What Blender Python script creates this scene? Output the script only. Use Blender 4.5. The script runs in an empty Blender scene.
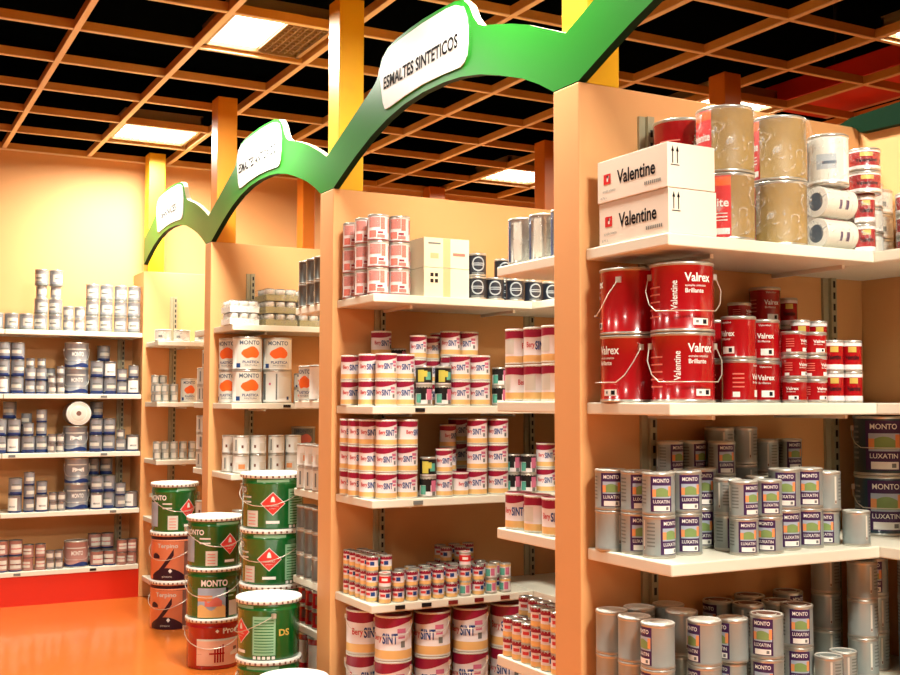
import bpy, math, random
from mathutils import Vector, Matrix
random.seed(7)
SC = bpy.context.scene
COL = SC.collection
PI = math.pi

# ------------------------------------------------------------------ camera frame (for turning a photo column into a place)
FPX, YAW, PIT, ROL, CH = 1112.4, math.radians(28.353), math.radians(3.274), math.radians(.102), 1.40
Fv = Vector((math.sin(YAW)*math.cos(PIT), math.cos(YAW)*math.cos(PIT), math.sin(PIT)))
R0 = Vector((math.cos(YAW), -math.sin(YAW), 0)); U0 = R0.cross(Fv)
Rv = R0*math.cos(ROL)+U0*math.sin(ROL); Uv = U0*math.cos(ROL)-R0*math.sin(ROL)
def x_at(px, Y, Z):            # world X on the depth line Y for photo column px
    t = (px-450)/FPX
    # (X,Y,Z-CH).Rv = t * (X,Y,Z-CH).Fv
    z = Z-CH
    return -(Y*(Rv.y-t*Fv.y)+z*(Rv.z-t*Fv.z))/(Rv.x-t*Fv.x)
cam = bpy.data.cameras.new('camera'); co = bpy.data.objects.new('camera', cam); COL.objects.link(co)
m = Matrix((Rv, Uv, -Fv)).transposed().to_4x4(); m.translation = (0, 0, CH)
co.matrix_world = m
cam.sensor_width = 36; cam.lens = 36*FPX/900; cam.clip_start = .05
SC.camera = co

# ------------------------------------------------------------------ materials
def lin(c):
    return tuple(((v/255)/12.92 if v/255 <= .04045 else (((v/255)+.055)/1.055)**2.4) for v in c)
MATS = {}
def mat(name, rgb, rough=.5, metal=0., coat=0., noise=0., nscale=8., bump=0., emit=0., spec=.5):
    if name in MATS: return MATS[name]
    M = bpy.data.materials.new(name); M.use_nodes = True; nt = M.node_tree
    b = nt.nodes['Principled BSDF']; c = lin(rgb)+(1,)
    b.inputs['Base Color'].default_value = c; b.inputs['Roughness'].default_value = rough
    b.inputs['Metallic'].default_value = metal; b.inputs['Coat Weight'].default_value = coat
    b.inputs['Coat Roughness'].default_value = .08; b.inputs['Specular IOR Level'].default_value = spec
    if noise or bump:
        tc = nt.nodes.new('ShaderNodeTexCoord'); n = nt.nodes.new('ShaderNodeTexNoise')
        n.inputs['Scale'].default_value = nscale; n.inputs['Detail'].default_value = 5
        nt.links.new(tc.outputs['Object'], n.inputs['Vector'])
        if noise:
            mx = nt.nodes.new('ShaderNodeMix'); mx.data_type = 'RGBA'
            mx.inputs[6].default_value = tuple(max(0, v*(1-noise)) for v in c[:3])+(1,)
            mx.inputs[7].default_value = tuple(min(1, v*(1+noise)) for v in c[:3])+(1,)
            nt.links.new(n.outputs['Fac'], mx.inputs[0]); nt.links.new(mx.outputs[2], b.inputs['Base Color'])
        if bump:
            bp = nt.nodes.new('ShaderNodeBump'); bp.inputs['Strength'].default_value = bump; bp.inputs['Distance'].default_value = .01
            nt.links.new(n.outputs['Fac'], bp.inputs['Height']); nt.links.new(bp.outputs['Normal'], b.inputs['Normal'])
    if emit:
        b.inputs['Emission Color'].default_value = c; b.inputs['Emission Strength'].default_value = emit
    MATS[name] = M
    return M
def film_mat():
    M = bpy.data.materials.new('clear_film'); M.use_nodes = True; nt = M.node_tree; nt.nodes.clear()
    o = nt.nodes.new('ShaderNodeOutputMaterial'); mx = nt.nodes.new('ShaderNodeMixShader')
    t = nt.nodes.new('ShaderNodeBsdfTransparent'); g = nt.nodes.new('ShaderNodeBsdfPrincipled')
    g.inputs['Base Color'].default_value = (.9, .9, .86, 1); g.inputs['Roughness'].default_value = .12; g.inputs['Specular IOR Level'].default_value = .9
    tc = nt.nodes.new('ShaderNodeTexCoord'); n = nt.nodes.new('ShaderNodeTexNoise'); n.inputs['Scale'].default_value = 22; n.inputs['Detail'].default_value = 4
    n.inputs['Distortion'].default_value = 2.2
    r = nt.nodes.new('ShaderNodeMapRange'); r.inputs[1].default_value = .56; r.inputs[2].default_value = .72; r.inputs[3].default_value = .05; r.inputs[4].default_value = .45
    bp = nt.nodes.new('ShaderNodeBump'); bp.inputs['Strength'].default_value = .9; bp.inputs['Distance'].default_value = .02
    L = nt.links.new
    L(tc.outputs['Object'], n.inputs['Vector']); L(n.outputs['Fac'], r.inputs[0]); L(r.outputs[0], mx.inputs[0])
    L(n.outputs['Fac'], bp.inputs['Height']); L(bp.outputs['Normal'], g.inputs['Normal'])
    L(t.outputs[0], mx.inputs[1]); L(g.outputs[0], mx.inputs[2]); L(mx.outputs[0], o.inputs[0])
    return M
FILM = film_mat()
WALL = mat('peach_paint', (228, 168, 108), .6, noise=.05, nscale=3)
WALLE = mat('end_wall_paint', (228, 168, 108), .6, noise=.05, nscale=2)
WALLB = mat('brown_paint', (128, 90, 62), .7)
FLOOR = mat('orange_floor', (208, 112, 42), .2, noise=.14, nscale=1.7, coat=.3)
KICK = mat('red_kick', (214, 40, 12), .4)
SHELF = mat('shelf_white', (232, 226, 206), .42)
EDGE = mat('shelf_edge', (238, 230, 214), .35)
STRIP = mat('upright_metal', (176, 168, 138), .45, metal=.2)
DARK = mat('dark', (14, 13, 12), .6)
BLACKC = mat('black_ceiling', (4, 7, 9), 1., spec=0.)
BEAM = mat('beam_wood', (206, 142, 66), .5, noise=.12, nscale=14)
BCAP = mat('beam_cap', (232, 200, 150), .45)
POST = mat('post_wood', (246, 186, 24), .4, noise=.06, nscale=10)
POSTO = mat('post_wood_mid', (230, 146, 26), .4, noise=.06, nscale=10)
POSTB = mat('post_wood_orange', (206, 112, 22), .45, noise=.06, nscale=10)
GREEN = mat('sign_green', (34, 128, 32), .4, spec=.22)
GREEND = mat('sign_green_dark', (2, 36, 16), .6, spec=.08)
SIGNW = mat('sign_white', (236, 238, 234), .45)
CREAM = mat('cream_edge', (240, 232, 196), .4)
INK = mat('ink', (24, 24, 28), .8, spec=.1)
WHITE = mat('white_print', (240, 238, 230), .4)
WHITEP = mat('white_plastic', (240, 238, 228), .35)
RED = mat('glossy_red', (160, 12, 20), .22, coat=.6)
REDL = mat('label_red', (214, 36, 38), .35)
REDW = mat('pale_red_print', (226, 120, 104), .4)
STEEL = mat('tin_steel', (196, 194, 184), .3, metal=.75)
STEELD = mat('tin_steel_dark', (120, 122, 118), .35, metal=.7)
TIN = mat('grey_tin', (160, 168, 164), .32, metal=.3, noise=.05, nscale=30)
TINP = mat('grey_print', (116, 120, 116), .45)
LIDW = mat('lid_pale', (220, 217, 204), .35, metal=.1)
PURPLE = mat('label_purple', (62, 30, 78), .35)
SKY = mat('print_sky', (168, 180, 196), .4)
HILL = mat('print_green', (130, 156, 92), .4)
ORNG = mat('print_orange', (232, 150, 92), .4)
TEAL = mat('bucket_teal', (30, 56, 66), .3, coat=.4)
KRAFT = mat('kraft', (150, 120, 60), .55, noise=.3, nscale=14)
BOX = mat('carton_white', (236, 224, 206), .6)
BOXC = mat('carton_cream', (244, 230, 196), .6)
TAPE = mat('carton_tape', (214, 190, 140), .35)
SW = mat('tin_print_white', (238, 228, 226), .35)
SMAR = mat('tin_print_maroon', (150, 26, 56), .3)
SYEL = mat('tin_print_yellow', (238, 190, 118), .4)
SBLU = mat('tin_print_blue', (30, 66, 130), .4)
SRED = mat('tin_print_red', (206, 60, 64), .4)
SPNK = mat('tin_print_pink', (208, 110, 140), .4)
PINK = mat('pink_print', (206, 128, 118), .4, noise=.2, nscale=40)
NAVY = mat('navy', (30, 36, 48), .35)
SILV = mat('silver_print', (168, 176, 180), .35)
BLK = mat('black_print', (20, 20, 22), .4)
YEL = mat('yellow_print', (206, 196, 84), .4)
TEALP = mat('teal_print', (90, 170, 150), .4)
SPL = mat('splash_orange', (236, 100, 32), .4)
MW = mat('bucket_print_white', (232, 232, 224), .35)
MBLU = mat('bucket_print_blue', (24, 62, 118), .4)
MTXT = mat('bucket_print_slate', (74, 88, 104), .4)
EGREY = mat('end_grey', (150, 152, 156), .35, metal=.3)
EBLUE = mat('end_blue', (28, 52, 110), .4)
EDRK = mat('end_lid', (84, 86, 92), .4, metal=.4)
EROS = mat('end_rose', (176, 130, 120), .4)
TRAY = mat('olive_tray', (166, 156, 108), .6)
DGRN = mat('drum_green', (12, 104, 40), .22, coat=.5)
DPAN = mat('drum_panel', (140, 186, 146), .4)
DIAM = mat('diamond_red', (226, 60, 50), .35)
DLID = mat('drum_lid', (244, 242, 232), .35)
TAB = mat('lid_tab', (120, 80, 66), .5)
DRED = mat('drum_red', (168, 20, 28), .25, coat=.4)
PEACH = mat('drum_peach', (236, 178, 148), .4)
COPP = mat('drum_copper', (232, 146, 108), .3, metal=.1)
MAR = mat('drum_maroon', (44, 16, 34), .3)
GOLD = mat('gold_print', (214, 186, 90), .35, metal=.3)
REDDUCT = mat('red_duct', (222, 54, 36), .4)
WIRE = mat('wire', (214, 206, 190), .3, metal=.6)
TAGR = mat('tag_red', (120, 24, 20), .5)
LOUV = mat('louvre', (176, 150, 112), .35, metal=.6)

# ------------------------------------------------------------------ mesh builder
class MB:
    def __init__(s): s.v = []; s.f = []; s.m = []; s.sm = []; s.mats = []
    def mi(s, M):
        if M not in s.mats: s.mats.append(M)
        return s.mats.index(M)
    def quad(s, pts, M, smooth=False):
        n = len(s.v); s.v += [tuple(p) for p in pts]; s.f.append(tuple(range(n, n+len(pts)))); s.m.append(s.mi(M)); s.sm.append(smooth)
    def box(s, x0, x1, y0, y1, z0, z1, M):
        n = len(s.v)
        s.v += [(x0,y0,z0),(x1,y0,z0),(x1,y1,z0),(x0,y1,z0),(x0,y0,z1),(x1,y0,z1),(x1,y1,z1),(x0,y1,z1)]
        for f in ((0,3,2,1),(4,5,6,7),(0,1,5,4),(1,2,6,5),(2,3,7,6),(3,0,4,7)):
            s.f.append(tuple(n+i for i in f)); s.m.append(s.mi(M)); s.sm.append(False)
        return s
    def lathe(s, prof, M, n=28, cap0=True, cap1=True):
        # prof: list of (r, z) or (r, z, material for the band above)
        b = len(s.v)
        for p in prof:
            for k in range(n):
                a = 2*PI*k/n; s.v.append((p[0]*math.cos(a), p[0]*math.sin(a), p[1]))
        for i in range(len(prof)-1):
            mm = prof[i][2] if len(prof[i]) > 2 else M
            for k in range(n):
                q = (k+1) % n
                s.f.append((b+i*n+k, b+i*n+q, b+(i+1)*n+q, b+(i+1)*n+k)); s.m.append(s.mi(mm)); s.sm.append(True)
        if cap0: s.f.append(tuple(b+k for k in reversed(range(n)))); s.m.append(s.mi(M)); s.sm.append(False)
        if cap1:
            mm = prof[-1][2] if len(prof[-1]) > 2 else M
            e = b+(len(prof)-1)*n; s.f.append(tuple(e+k for k in range(n))); s.m.append(s.mi(mm)); s.sm.append(False)
        return s
    def patch(s, R, u0, u1, lo, hi, M, off=.0004):
        # printed area wrapped on a can: u is arc length from the front (-Y), lo/hi heights or functions of u
        n = max(2, int(abs(u1-u0)/R/.14)+1)
        f0 = lo if callable(lo) else (lambda u: lo); f1 = hi if callable(hi) else (lambda u: hi)
        if callable(lo) or callable(hi): n = max(n, 10)
        Rr = R+off; b = len(s.v)
        for i in range(n+1):
            u = u0+(u1-u0)*i/n; a = u/R
            for z in (f0(u), f1(u)): s.v.append((Rr*math.sin(a), -Rr*math.cos(a), z))
        for i in range(n):
            s.f.append((b+2*i, b+2*i+2, b+2*i+3, b+2*i+1)); s.m.append(s.mi(M)); s.sm.append(True)
        return s
    def tube(s, pts, r, M, n=6, closed=False):
        pts = [Vector(p) for p in pts]; b = len(s.v); L = len(pts)
        for i, p in enumerate(pts):
            a = pts[(i-1) % L] if (closed or i > 0) else p; c = pts[(i+1) % L] if (closed or i < L-1) else p
            d = (c-a).normalized(); up = Vector((0,0,1)) if abs(d.z) < .9 else Vector((1,0,0))
            x = d.cross(up).normalized(); y = d.cross(x)
            for k in range(n):
                t = 2*PI*k/n; s.v.append(tuple(p+x*r*math.cos(t)+y*r*math.sin(t)))
        for i in range(L if closed else L-1):
            j = (i+1) % L
            for k in range(n):
                q = (k+1) % n
                s.f.append((b+i*n+k, b+i*n+q, b+j*n+q, b+j*n+k)); s.m.append(s.mi(M)); s.sm.append(True)
        return s
    def prism(s, outline, axis, a0, a1, M, ME=None):
        # outline: list of 2D points; axis 'x': points are (y,z), extruded x=a0..a1
        b = len(s.v); n = len(outline)
        for a in (a0, a1):
            for p in outline: s.v.append((a, p[0], p[1]))
        s.f.append(tuple(b+i for i in range(n))); s.m.append(s.mi(M)); s.sm.append(False)
        s.f.append(tuple(b+n+i for i in reversed(range(n)))); s.m.append(s.mi(M)); s.sm.append(False)
        for i in range(n):
            j = (i+1) % n
            s.f.append((b+j, b+i, b+n+i, b+n+j)); s.m.append(s.mi(ME or M)); s.sm.append(False)
        return s
    def text(s, txt, M, place, h, w=None, cx=0., cy=0., bold=.0, align='C'):
        # flat glyph outlines: place(u, v) -> 3D
        vs, fs = glyphs(txt, bold)
        x0 = min(v[0] for v in vs); x1 = max(v[0] for v in vs); y0 = min(v[1] for v in vs); y1 = max(v[1] for v in vs)
        sy = h/(y1-y0); sx = (w/(x1-x0)) if w else sy
        W = (x1-x0)*sx; ox = cx-W/2 if align == 'C' else cx
        b = len(s.v)
        for v in vs: s.v.append(tuple(place(ox+(v[0]-x0)*sx, cy+(v[1]-y0)*sy-h/2)))
        for f in fs: s.f.append(tuple(b+i for i in f)); s.m.append(s.mi(M)); s.sm.append(False)
        return s
    def mesh(s, name):
        me = bpy.data.meshes.new(name); me.from_pydata(s.v, [], s.f)
        for M in s.mats: me.materials.append(M)
        me.polygons.foreach_set('material_index', s.m); me.polygons.foreach_set('use_smooth', s.sm)
        me.update(); return me
    def obj(s, name, parent=None, bevel=0):
        o = bpy.data.objects.new(name, s.mesh(name)); COL.objects.link(o)
        if parent: o.parent = parent
        if bevel:
            b = o.modifiers.new('bevel', 'BEVEL'); b.width = bevel; b.segments = 2; b.limit_method = 'ANGLE'
        return o
_G = {}
def glyphs(txt, bold):
    k = (txt, bold)
    if k in _G: return _G[k]
    c = bpy.data.curves.new('g', 'FONT'); c.body = txt; c.size = 1; c.offset = bold; c.resolution_u = 3
    o = bpy.data.objects.new('g', c); COL.objects.link(o)
    dg = bpy.context.evaluated_depsgraph_get(); dg.update()
    me = bpy.data.meshes.new_from_object(o.evaluated_get(dg))
    vs = [tuple(v.co[:2]) for v in me.vertices]; fs = [tuple(p.vertices) for p in me.polygons]
    bpy.data.objects.remove(o); bpy.data.curves.remove(c); bpy.data.meshes.remove(me)
    _G[k] = (vs, fs); return _G[k]
def wrap(R, off=.0009):
    return lambda u, v: ((R+off)*math.sin(u/R), -(R+off)*math.cos(u/R), v)
def wrapv(R, off=.0009):       # text running upwards
    return lambda u, v: ((R+off)*math.sin(-v/R), -(R+off)*math.cos(-v/R), u)

def struct(o, label=None):
    o['kind'] = 'structure'
    if label: o['label'] = label
    return o
def tag(o, label, cat, group=None):
    o['label'] = label; o['category'] = cat
    if group: o['group'] = group
    return o
def empty(name, loc, rz=0.):
    o = bpy.data.objects.new(name, None); COL.objects.link(o); o.location = loc; o.rotation_euler = (0, 0, rz)
    o.empty_display_size = .05
    return o

# ------------------------------------------------------------------ the room
XA, ZT, BW = 1.862, 2.34, 3.03            # partition front plane, partition height, back wall of the bays
PF = [2.657, 4.541, 6.43, 8.135]; PB = [2.792, 4.695, 6.555, 8.47]
YE, ZC = 8.47, 3.2
struct(MB().box(-3.0, 6.6, -2.2, YE+.1, -.1, 0, FLOOR).obj('floor'))
struct(MB().box(-3.0, 6.6, -2.2, YE+.1, 4.0, 4.1, BLACKC).obj('ceiling'))
for nm, q in (('wall_end', (-3.0, 6.6, YE, YE+.1)), ('wall_left', (-3.1, -3.0, -2.2, YE+.1)), ('wall_right', (6.6, 6.7, -2.2, YE+.1)), ('wall_rear', (-3.1, 6.7, -2.3, -2.2))):
    w = MB(); w.box(*q, 0, ZC+.05, WALLE if nm == 'wall_end' else WALLB); w.box(*q, ZC+.0501, 4.0, BLACKC); struct(w.obj(nm))
for i in range(4):
    struct(MB().box(XA, BW, PF[i], PB[i], 0, ZT, WALL).obj('wall_partition', bevel=.004))
for a, b, in ((.9, PF[0]), (PB[0], PF[1]), (PB[1], PF[2]), (PB[2], PF[3])):
    struct(MB().box(BW, BW+.1, a, b, 0, ZT, WALL).obj('wall_bay_back'))
for i in range(3): struct(MB().box(BW, BW+.1, PF[i], PB[i], 0, ZT, WALL).obj('wall_bay_corner'))
struct(MB().box(-1.2, XA, 8.14, YE, 0, .2, KICK).obj('trim_1'))

# slotted uprights
def upright(x, y, z1, face=-1, z0=.001, lab=''):
    mb = MB(); d = .022
    y0, y1 = (y-d, y) if face < 0 else (y, y+d)
    mb.box(x-.012, x+.012, y0, y1, z0, z1, STRIP); mb.box(x-.036, x-.013, y0+.012, y1, z0, z1, STRIP)
    yy = y0-.0006
    z = z0+.03
    while z < z1-.03:
        if face < 0: mb.quad([(x-.004,yy,z),(x+.006,yy,z),(x+.006,yy,z+.022),(x-.004,yy,z+.022)], DARK)
        z += .038
    return tag(mb.obj('slotted_upright'), lab, 'shelf upright', 'slotted metal uprights on the partitions')
upright(2.112, PF[0], 2.26, lab='slotted metal upright left on the nearest partition, behind the white cartons')
upright(2.872, PF[0], 2.26, lab='slotted metal upright right on the nearest partition, beside the corner')
upright(2.099, PF[1], 2.12, lab='slotted metal upright left on the second partition, above the small tins')
upright(2.888, PF[1], 2.12, lab='slotted metal upright right on the second partition, deep in the bay')
upright(2.115, PF[2], 2.16, lab='slotted metal upright on the third partition, above the drums')
upright(2.091, PF[3], 2.16, lab='slotted metal upright on the farthest partition under the yellow post')
upright(1.79, YE, 2.1, lab='slotted metal upright at the right end of the end wall shelves')
upright(.88, YE, 2.1, lab='slotted metal upright at the left edge of the end wall shelves')

# shelves: board with a folded front edge; label holder, brackets and price tags are parts
SH = .034
def shelf(x0, x1, y0, y1, z, lab, brackets=(), holder=None, tags=(), front=-1):
    mb = MB(); mb.box(x0, x1, y0, y1, z-SH, z, SHELF)
    e = empty('shelf', ((x0+x1)/2, (y0+y1)/2, z-SH)); off = Vector(e.location)
    def add(mb, nm, bev=0):
        mb.v = [tuple(Vector(v)-off) for v in mb.v]; return mb.obj(nm, e, bev)
    add(mb, 'shelf_board', .004)
    for bx in brackets:
        yb = y1 if front < 0 else y0
        b = MB(); b.box(bx-.006, bx+.006, min(yb, yb+front*.29), max(yb, yb+front*.29), z-SH-.013, z-SH, EDGE); add(b, 'bracket')
    if holder:
        h = MB(); yf = y0-.003
        h.box(holder[0], holder[1], yf, y0, z-SH+.006, z-.006, SHELF); add(h, 'label_holder')
    for tx, M in tags:
        t = MB(); t.box(tx-.022, tx+.022, y0-.0035, y0, z-SH+.009, z-.009, M); add(t, 'price_tag')
    return tag(e, lab, 'shelf', 'white shelf boards')
ORD = ['first','second','third','fourth','fifth','sixth','seventh','eighth','ninth','tenth','eleventh','twelfth','thirteenth','fourteenth','fifteenth','sixteenth','seventeenth','eighteenth','nineteenth','twentieth','twenty-first','twenty-second','twenty-third','twenty-fourth','twenty-fifth','twenty-sixth']
LV = {0: [1.845, 1.397, .98, .575, .17], 1: [1.842, 1.38, .996, .574, .15], 2: [1.83, 1.387, .991, .575, .15], 3: [1.817, 1.39, .988, .575, .15]}
PN = ['nearest partition', 'second partition', 'third partition', 'farthest partition']
WD = ['top', 'second', 'third', 'fourth', 'lowest']
SD = .373
YF = [2.284, 4.154, 6.055, 7.765]
for i in range(4):
    for j, z in enumerate(LV[i]):
        tg = []
        if i == 1 and j == 3: tg = [(x_at(p, YF[1], z), M) for p, M in ((400, BLK), (426.5, BLK), (453, TAGR), (479, TAGR), (505, TAGR))]
        if i == 1 and j == 1: tg = [(x_at(420, YF[1], z), BLK)]
        if i == 1 and j == 2: tg = [(x_at(418, YF[1], z), TINP)]
        if i == 2 and j == 1: tg = [(x_at(287, YF[2], z), BLK)]
        shelf(1.884, 2.658, YF[i], PF[i]-.001, z, 'white %s shelf board on the front of the %s' % (WD[j], PN[i]), (2.105, 2.62), None, tg)
        # the shelf that turns the corner along the bay's back wall
        if i in (0, 1):
            a, b = (1.0, PF[0]-.001) if i == 0 else (3.18, PF[1]-.001)
            shelf(2.662, BW-.001, a, b, z, 'white %s shelf board on the bay back wall beside the %s' % (WD[j], PN[i]), ())
# shelves on the rear faces
for i, zs, e in ((0, [1.845, 1.4, .986, .576], 3.165), (1, [1.845, 1.4, .985, .575, .36, .15], 5.06), (2, [1.83, 1.39, .99, .575], 6.835)):
    for j, z in enumerate(zs):
        shelf(1.884, 2.655, PB[i]+.001, e, z, 'white shelf board on the back of the %s, %s from the top' % (PN[i], ORD[j]), (), front=1)
EL = [1.888, 1.445, 1.037, .632, .233]
for j, z in enumerate(EL):
    tg = {1: [(x_at(104, 8.13, z), TINP)], 2: [(x_at(12, 8.13, z), TINP), (x_at(104, 8.13, z), TINP)], 3: [(x_at(113, 8.13, z), TINP)], 4: [(x_at(93, 8.13, z), BLK), (x_at(17, 8.13, z), TINP)]}.get(j, [])
    shelf(.928, 1.858, 8.13, YE-.001, z, 'cream %s shelf board on the end wall' % WD[j], (), None, tg)
    shelf(-.05, .924, 8.13, YE-.001, z, 'cream %s shelf board at the left border of the end wall' % WD[j])

# ------------------------------------------------------------------ posts, lattice, lamps
def post(x, y, z0, lab, w=.12, M=POST, z1=ZC+.02):
    mb = MB(); mb.box(x, x+w, y, y+.13, z0, z1, M)
    return tag(mb.obj('wooden_post', bevel=.004), lab, 'post', 'wooden posts holding the ceiling lattice')
post(1.893, 2.66, ZT, 'yellow wooden post on the nearest partition behind the green sign')
post(1.893, 4.555, ZT, 'yellow wooden post on the second partition between two green arches')
post(1.893, 6.43, ZT, 'orange wooden post on the third partition beside the ceiling lamp', M=POSTO)
post(1.893, 8.16, ZT, 'bright yellow wooden post on the farthest partition against the end wall')
post(3.03, 8.0, ZT, 'orange wooden post behind the middle green arch at the end wall', w=.1, M=POSTB)
post(x_at(544.5, 6.43, 3.0), 6.43, 0, 'orange-brown wooden post left of the nearest partition, far behind', w=.12, M=POSTB)
post(4.28, 8.3, 0, 'small orange post far behind, against the end wall', w=.15, M=POSTB)
post(4.2, 4.6, 0, 'orange wooden post of the next aisle, rising above the wrapped cans', w=.12, M=POSTB)

lat = empty('ceiling_lattice', (2, 3, ZC)); tag(lat, 'orange wooden ceiling lattice of crossed beams under the black ceiling', 'ceiling lattice')
XS = [.925+.587*k for k in range(-6, 10)]; YS = [7.9-.587*k for k in range(0, 17)]
def beam(x0, x1, y0, y1, dz=0.):
    mb = MB(); mb.box(x0-2, x1-2, y0-3, y1-3, dz+.004, dz+.046, BEAM); mb.box(x0-2.001, x1-1.999, y0-3.001, y1-2.999, dz, dz+.004, BCAP); return mb.obj('beam', lat)
for x in XS: beam(x-.014, x+.014, -2.15, YE-.005)
for y in YS: beam(-2.95, 6.55, y-.012, y+.012, .003)
beam(-2.95, 6.55, YE-.05, YE-.002, -.006)

LAMPS = []
def lamp(x, y, lab, half=False, power=60., vis=True):
    # recessed fixture filling one lattice cell: housing, louvre, diffuser
    e = empty('ceiling_lamp', (x, y, ZC+.02)); h = .26; 
    f = MB(); 
    for a in ((-h,-h+.02,-h,h), (h-.02,h,-h,h), (-h,h,-h,-h+.02), (-h,h,h-.02,h)): f.box(a[0],a[1],a[2],a[3],0,.09,LOUV)
    f.box(-h, h, -h, h, .09, .10, LOUV)
    f.obj('housing', e)
    x1 = 0.02 if half else h-.022
    d = MB(); d.box(-h+.022, x1, -h+.022, h-.022, .02, .03, EMI); d.obj('diffuser', e)
    if half:
        g = MB()
        for k in range(6): g.box(.03+k*.036, .034+k*.036, -h+.022, h-.022, .01, .05, LOUV)
        for k in range(11): g.box(.03, h-.022, -h+.03+k*.044, -h+.034+k*.044, .01, .05, LOUV)
        g.obj('louvre', e)
    else:
        g = MB()
        for k in range(1, 8): g.box(-h+.022+k*.06, -h+.026+k*.06, -h+.022, h-.022, .005, .019, WHITEP)
        for k in range(1, 5): g.box(-h+.022, h-.022, -h+.022+k*.096, -h+.026+k*.096, .005, .019, WHITEP)
        g.obj('louvre', e)
    tag(e, lab, 'ceiling lamp', 'square recessed ceiling lamps')
    L = bpy.data.lights.new('lamp_light', 'AREA'); L.shape = 'RECTANGLE'; L.size = .26 if half else .48; L.size_y = .48
    L.energy = power; L.color = (1, .965, .85); L.spread = math.radians(170)
    o = bpy.data.objects.new('lamp_light', L); COL.objects.link(o); o.location = (x-.1 if half else x, y, ZC+.012)
    return e
EMI = mat('lamp_glow', (255, 246, 226), emit=9.)
PW = 92.
lamp(1.80, 5.27, 'ceiling lamp half white half brown louvre, between posts above the middle arch', True, PW)
lamp(1.80, 7.60, 'bright white ceiling lamp nearest the end wall at upper left', False, PW*1.15)
lamp(4.74, 7.60, 'bright ceiling lamp seen just left of the nearest partition', False, PW)
lamp(4.74, 5.27, 'ceiling lamp peeping out above the nearest partition and wrapped cans', False, PW*.35)
lamp(4.74, 3.52, 'ceiling lamp at the upper right border of the picture', False, PW*.3)
lamp(1.80, 2.93, 'ceiling lamp above the aisle before the second partition', False, PW*1.3)
lamp(1.80, .60, 'ceiling lamp above the aisle beside the camera', False, PW*1.7)
lamp(-1.14, 5.27, 'unseen added fill lamp over the open floor to the left', False, PW*.35)  # weak fill from the left, an added fixture outside the view
lamp(-1.14, 2.93, 'unseen added fill lamp over the open floor behind the left border', False, PW*.35)  # added out of view, side fill for the narrow partition ends
lamp(-1.14, .60, 'unseen added fill lamp over the open floor beside the camera on the left', False, PW*.35)  # last of the added left-hand fill lamps, also unseen
lamp(1.80, -1.15, 'unseen added fill lamp behind the camera', False, PW*.3)  # added behind the view because the scene needed more light

# ------------------------------------------------------------------ the wave sign
def mirror_arch(y0, y1):       # near partition rear edge .. far partition front edge; returns point lists in world (y, z)
    s = (y1-y0)/(4.541-2.792)
    B = [(2.792,2.341),(2.871,2.384),(2.97,2.428),(3.114,2.476),(3.24,2.512),(3.374,2.538),(3.5,2.551),(3.67,2.556),(3.83,2.548),(3.986,2.525),(4.14,2.488),(4.296,2.437),(4.42,2.39),(4.541,2.341)]
    T = [(2.722,2.499),(2.811,2.54),(2.931,2.59),(3.03,2.624),(3.127,2.652),(3.215,2.674),(3.25,2.69),(3.284,2.726),(3.314,2.775),(3.355,2.808),(3.42,2.824),(3.55,2.832),(3.67,2.836),(3.79,2.833),(3.91,2.826),(3.985,2.812),(4.035,2.785),(4.065,2.745),(4.085,2.71),(4.12,2.69),(4.23,2.648),(4.43,2.571),(4.618,2.503)]
    f = lambda p: (y0+(p[0]-2.792)*s, p[1])
    return [f(p) for p in B], [f(p) for p in T], f
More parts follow.
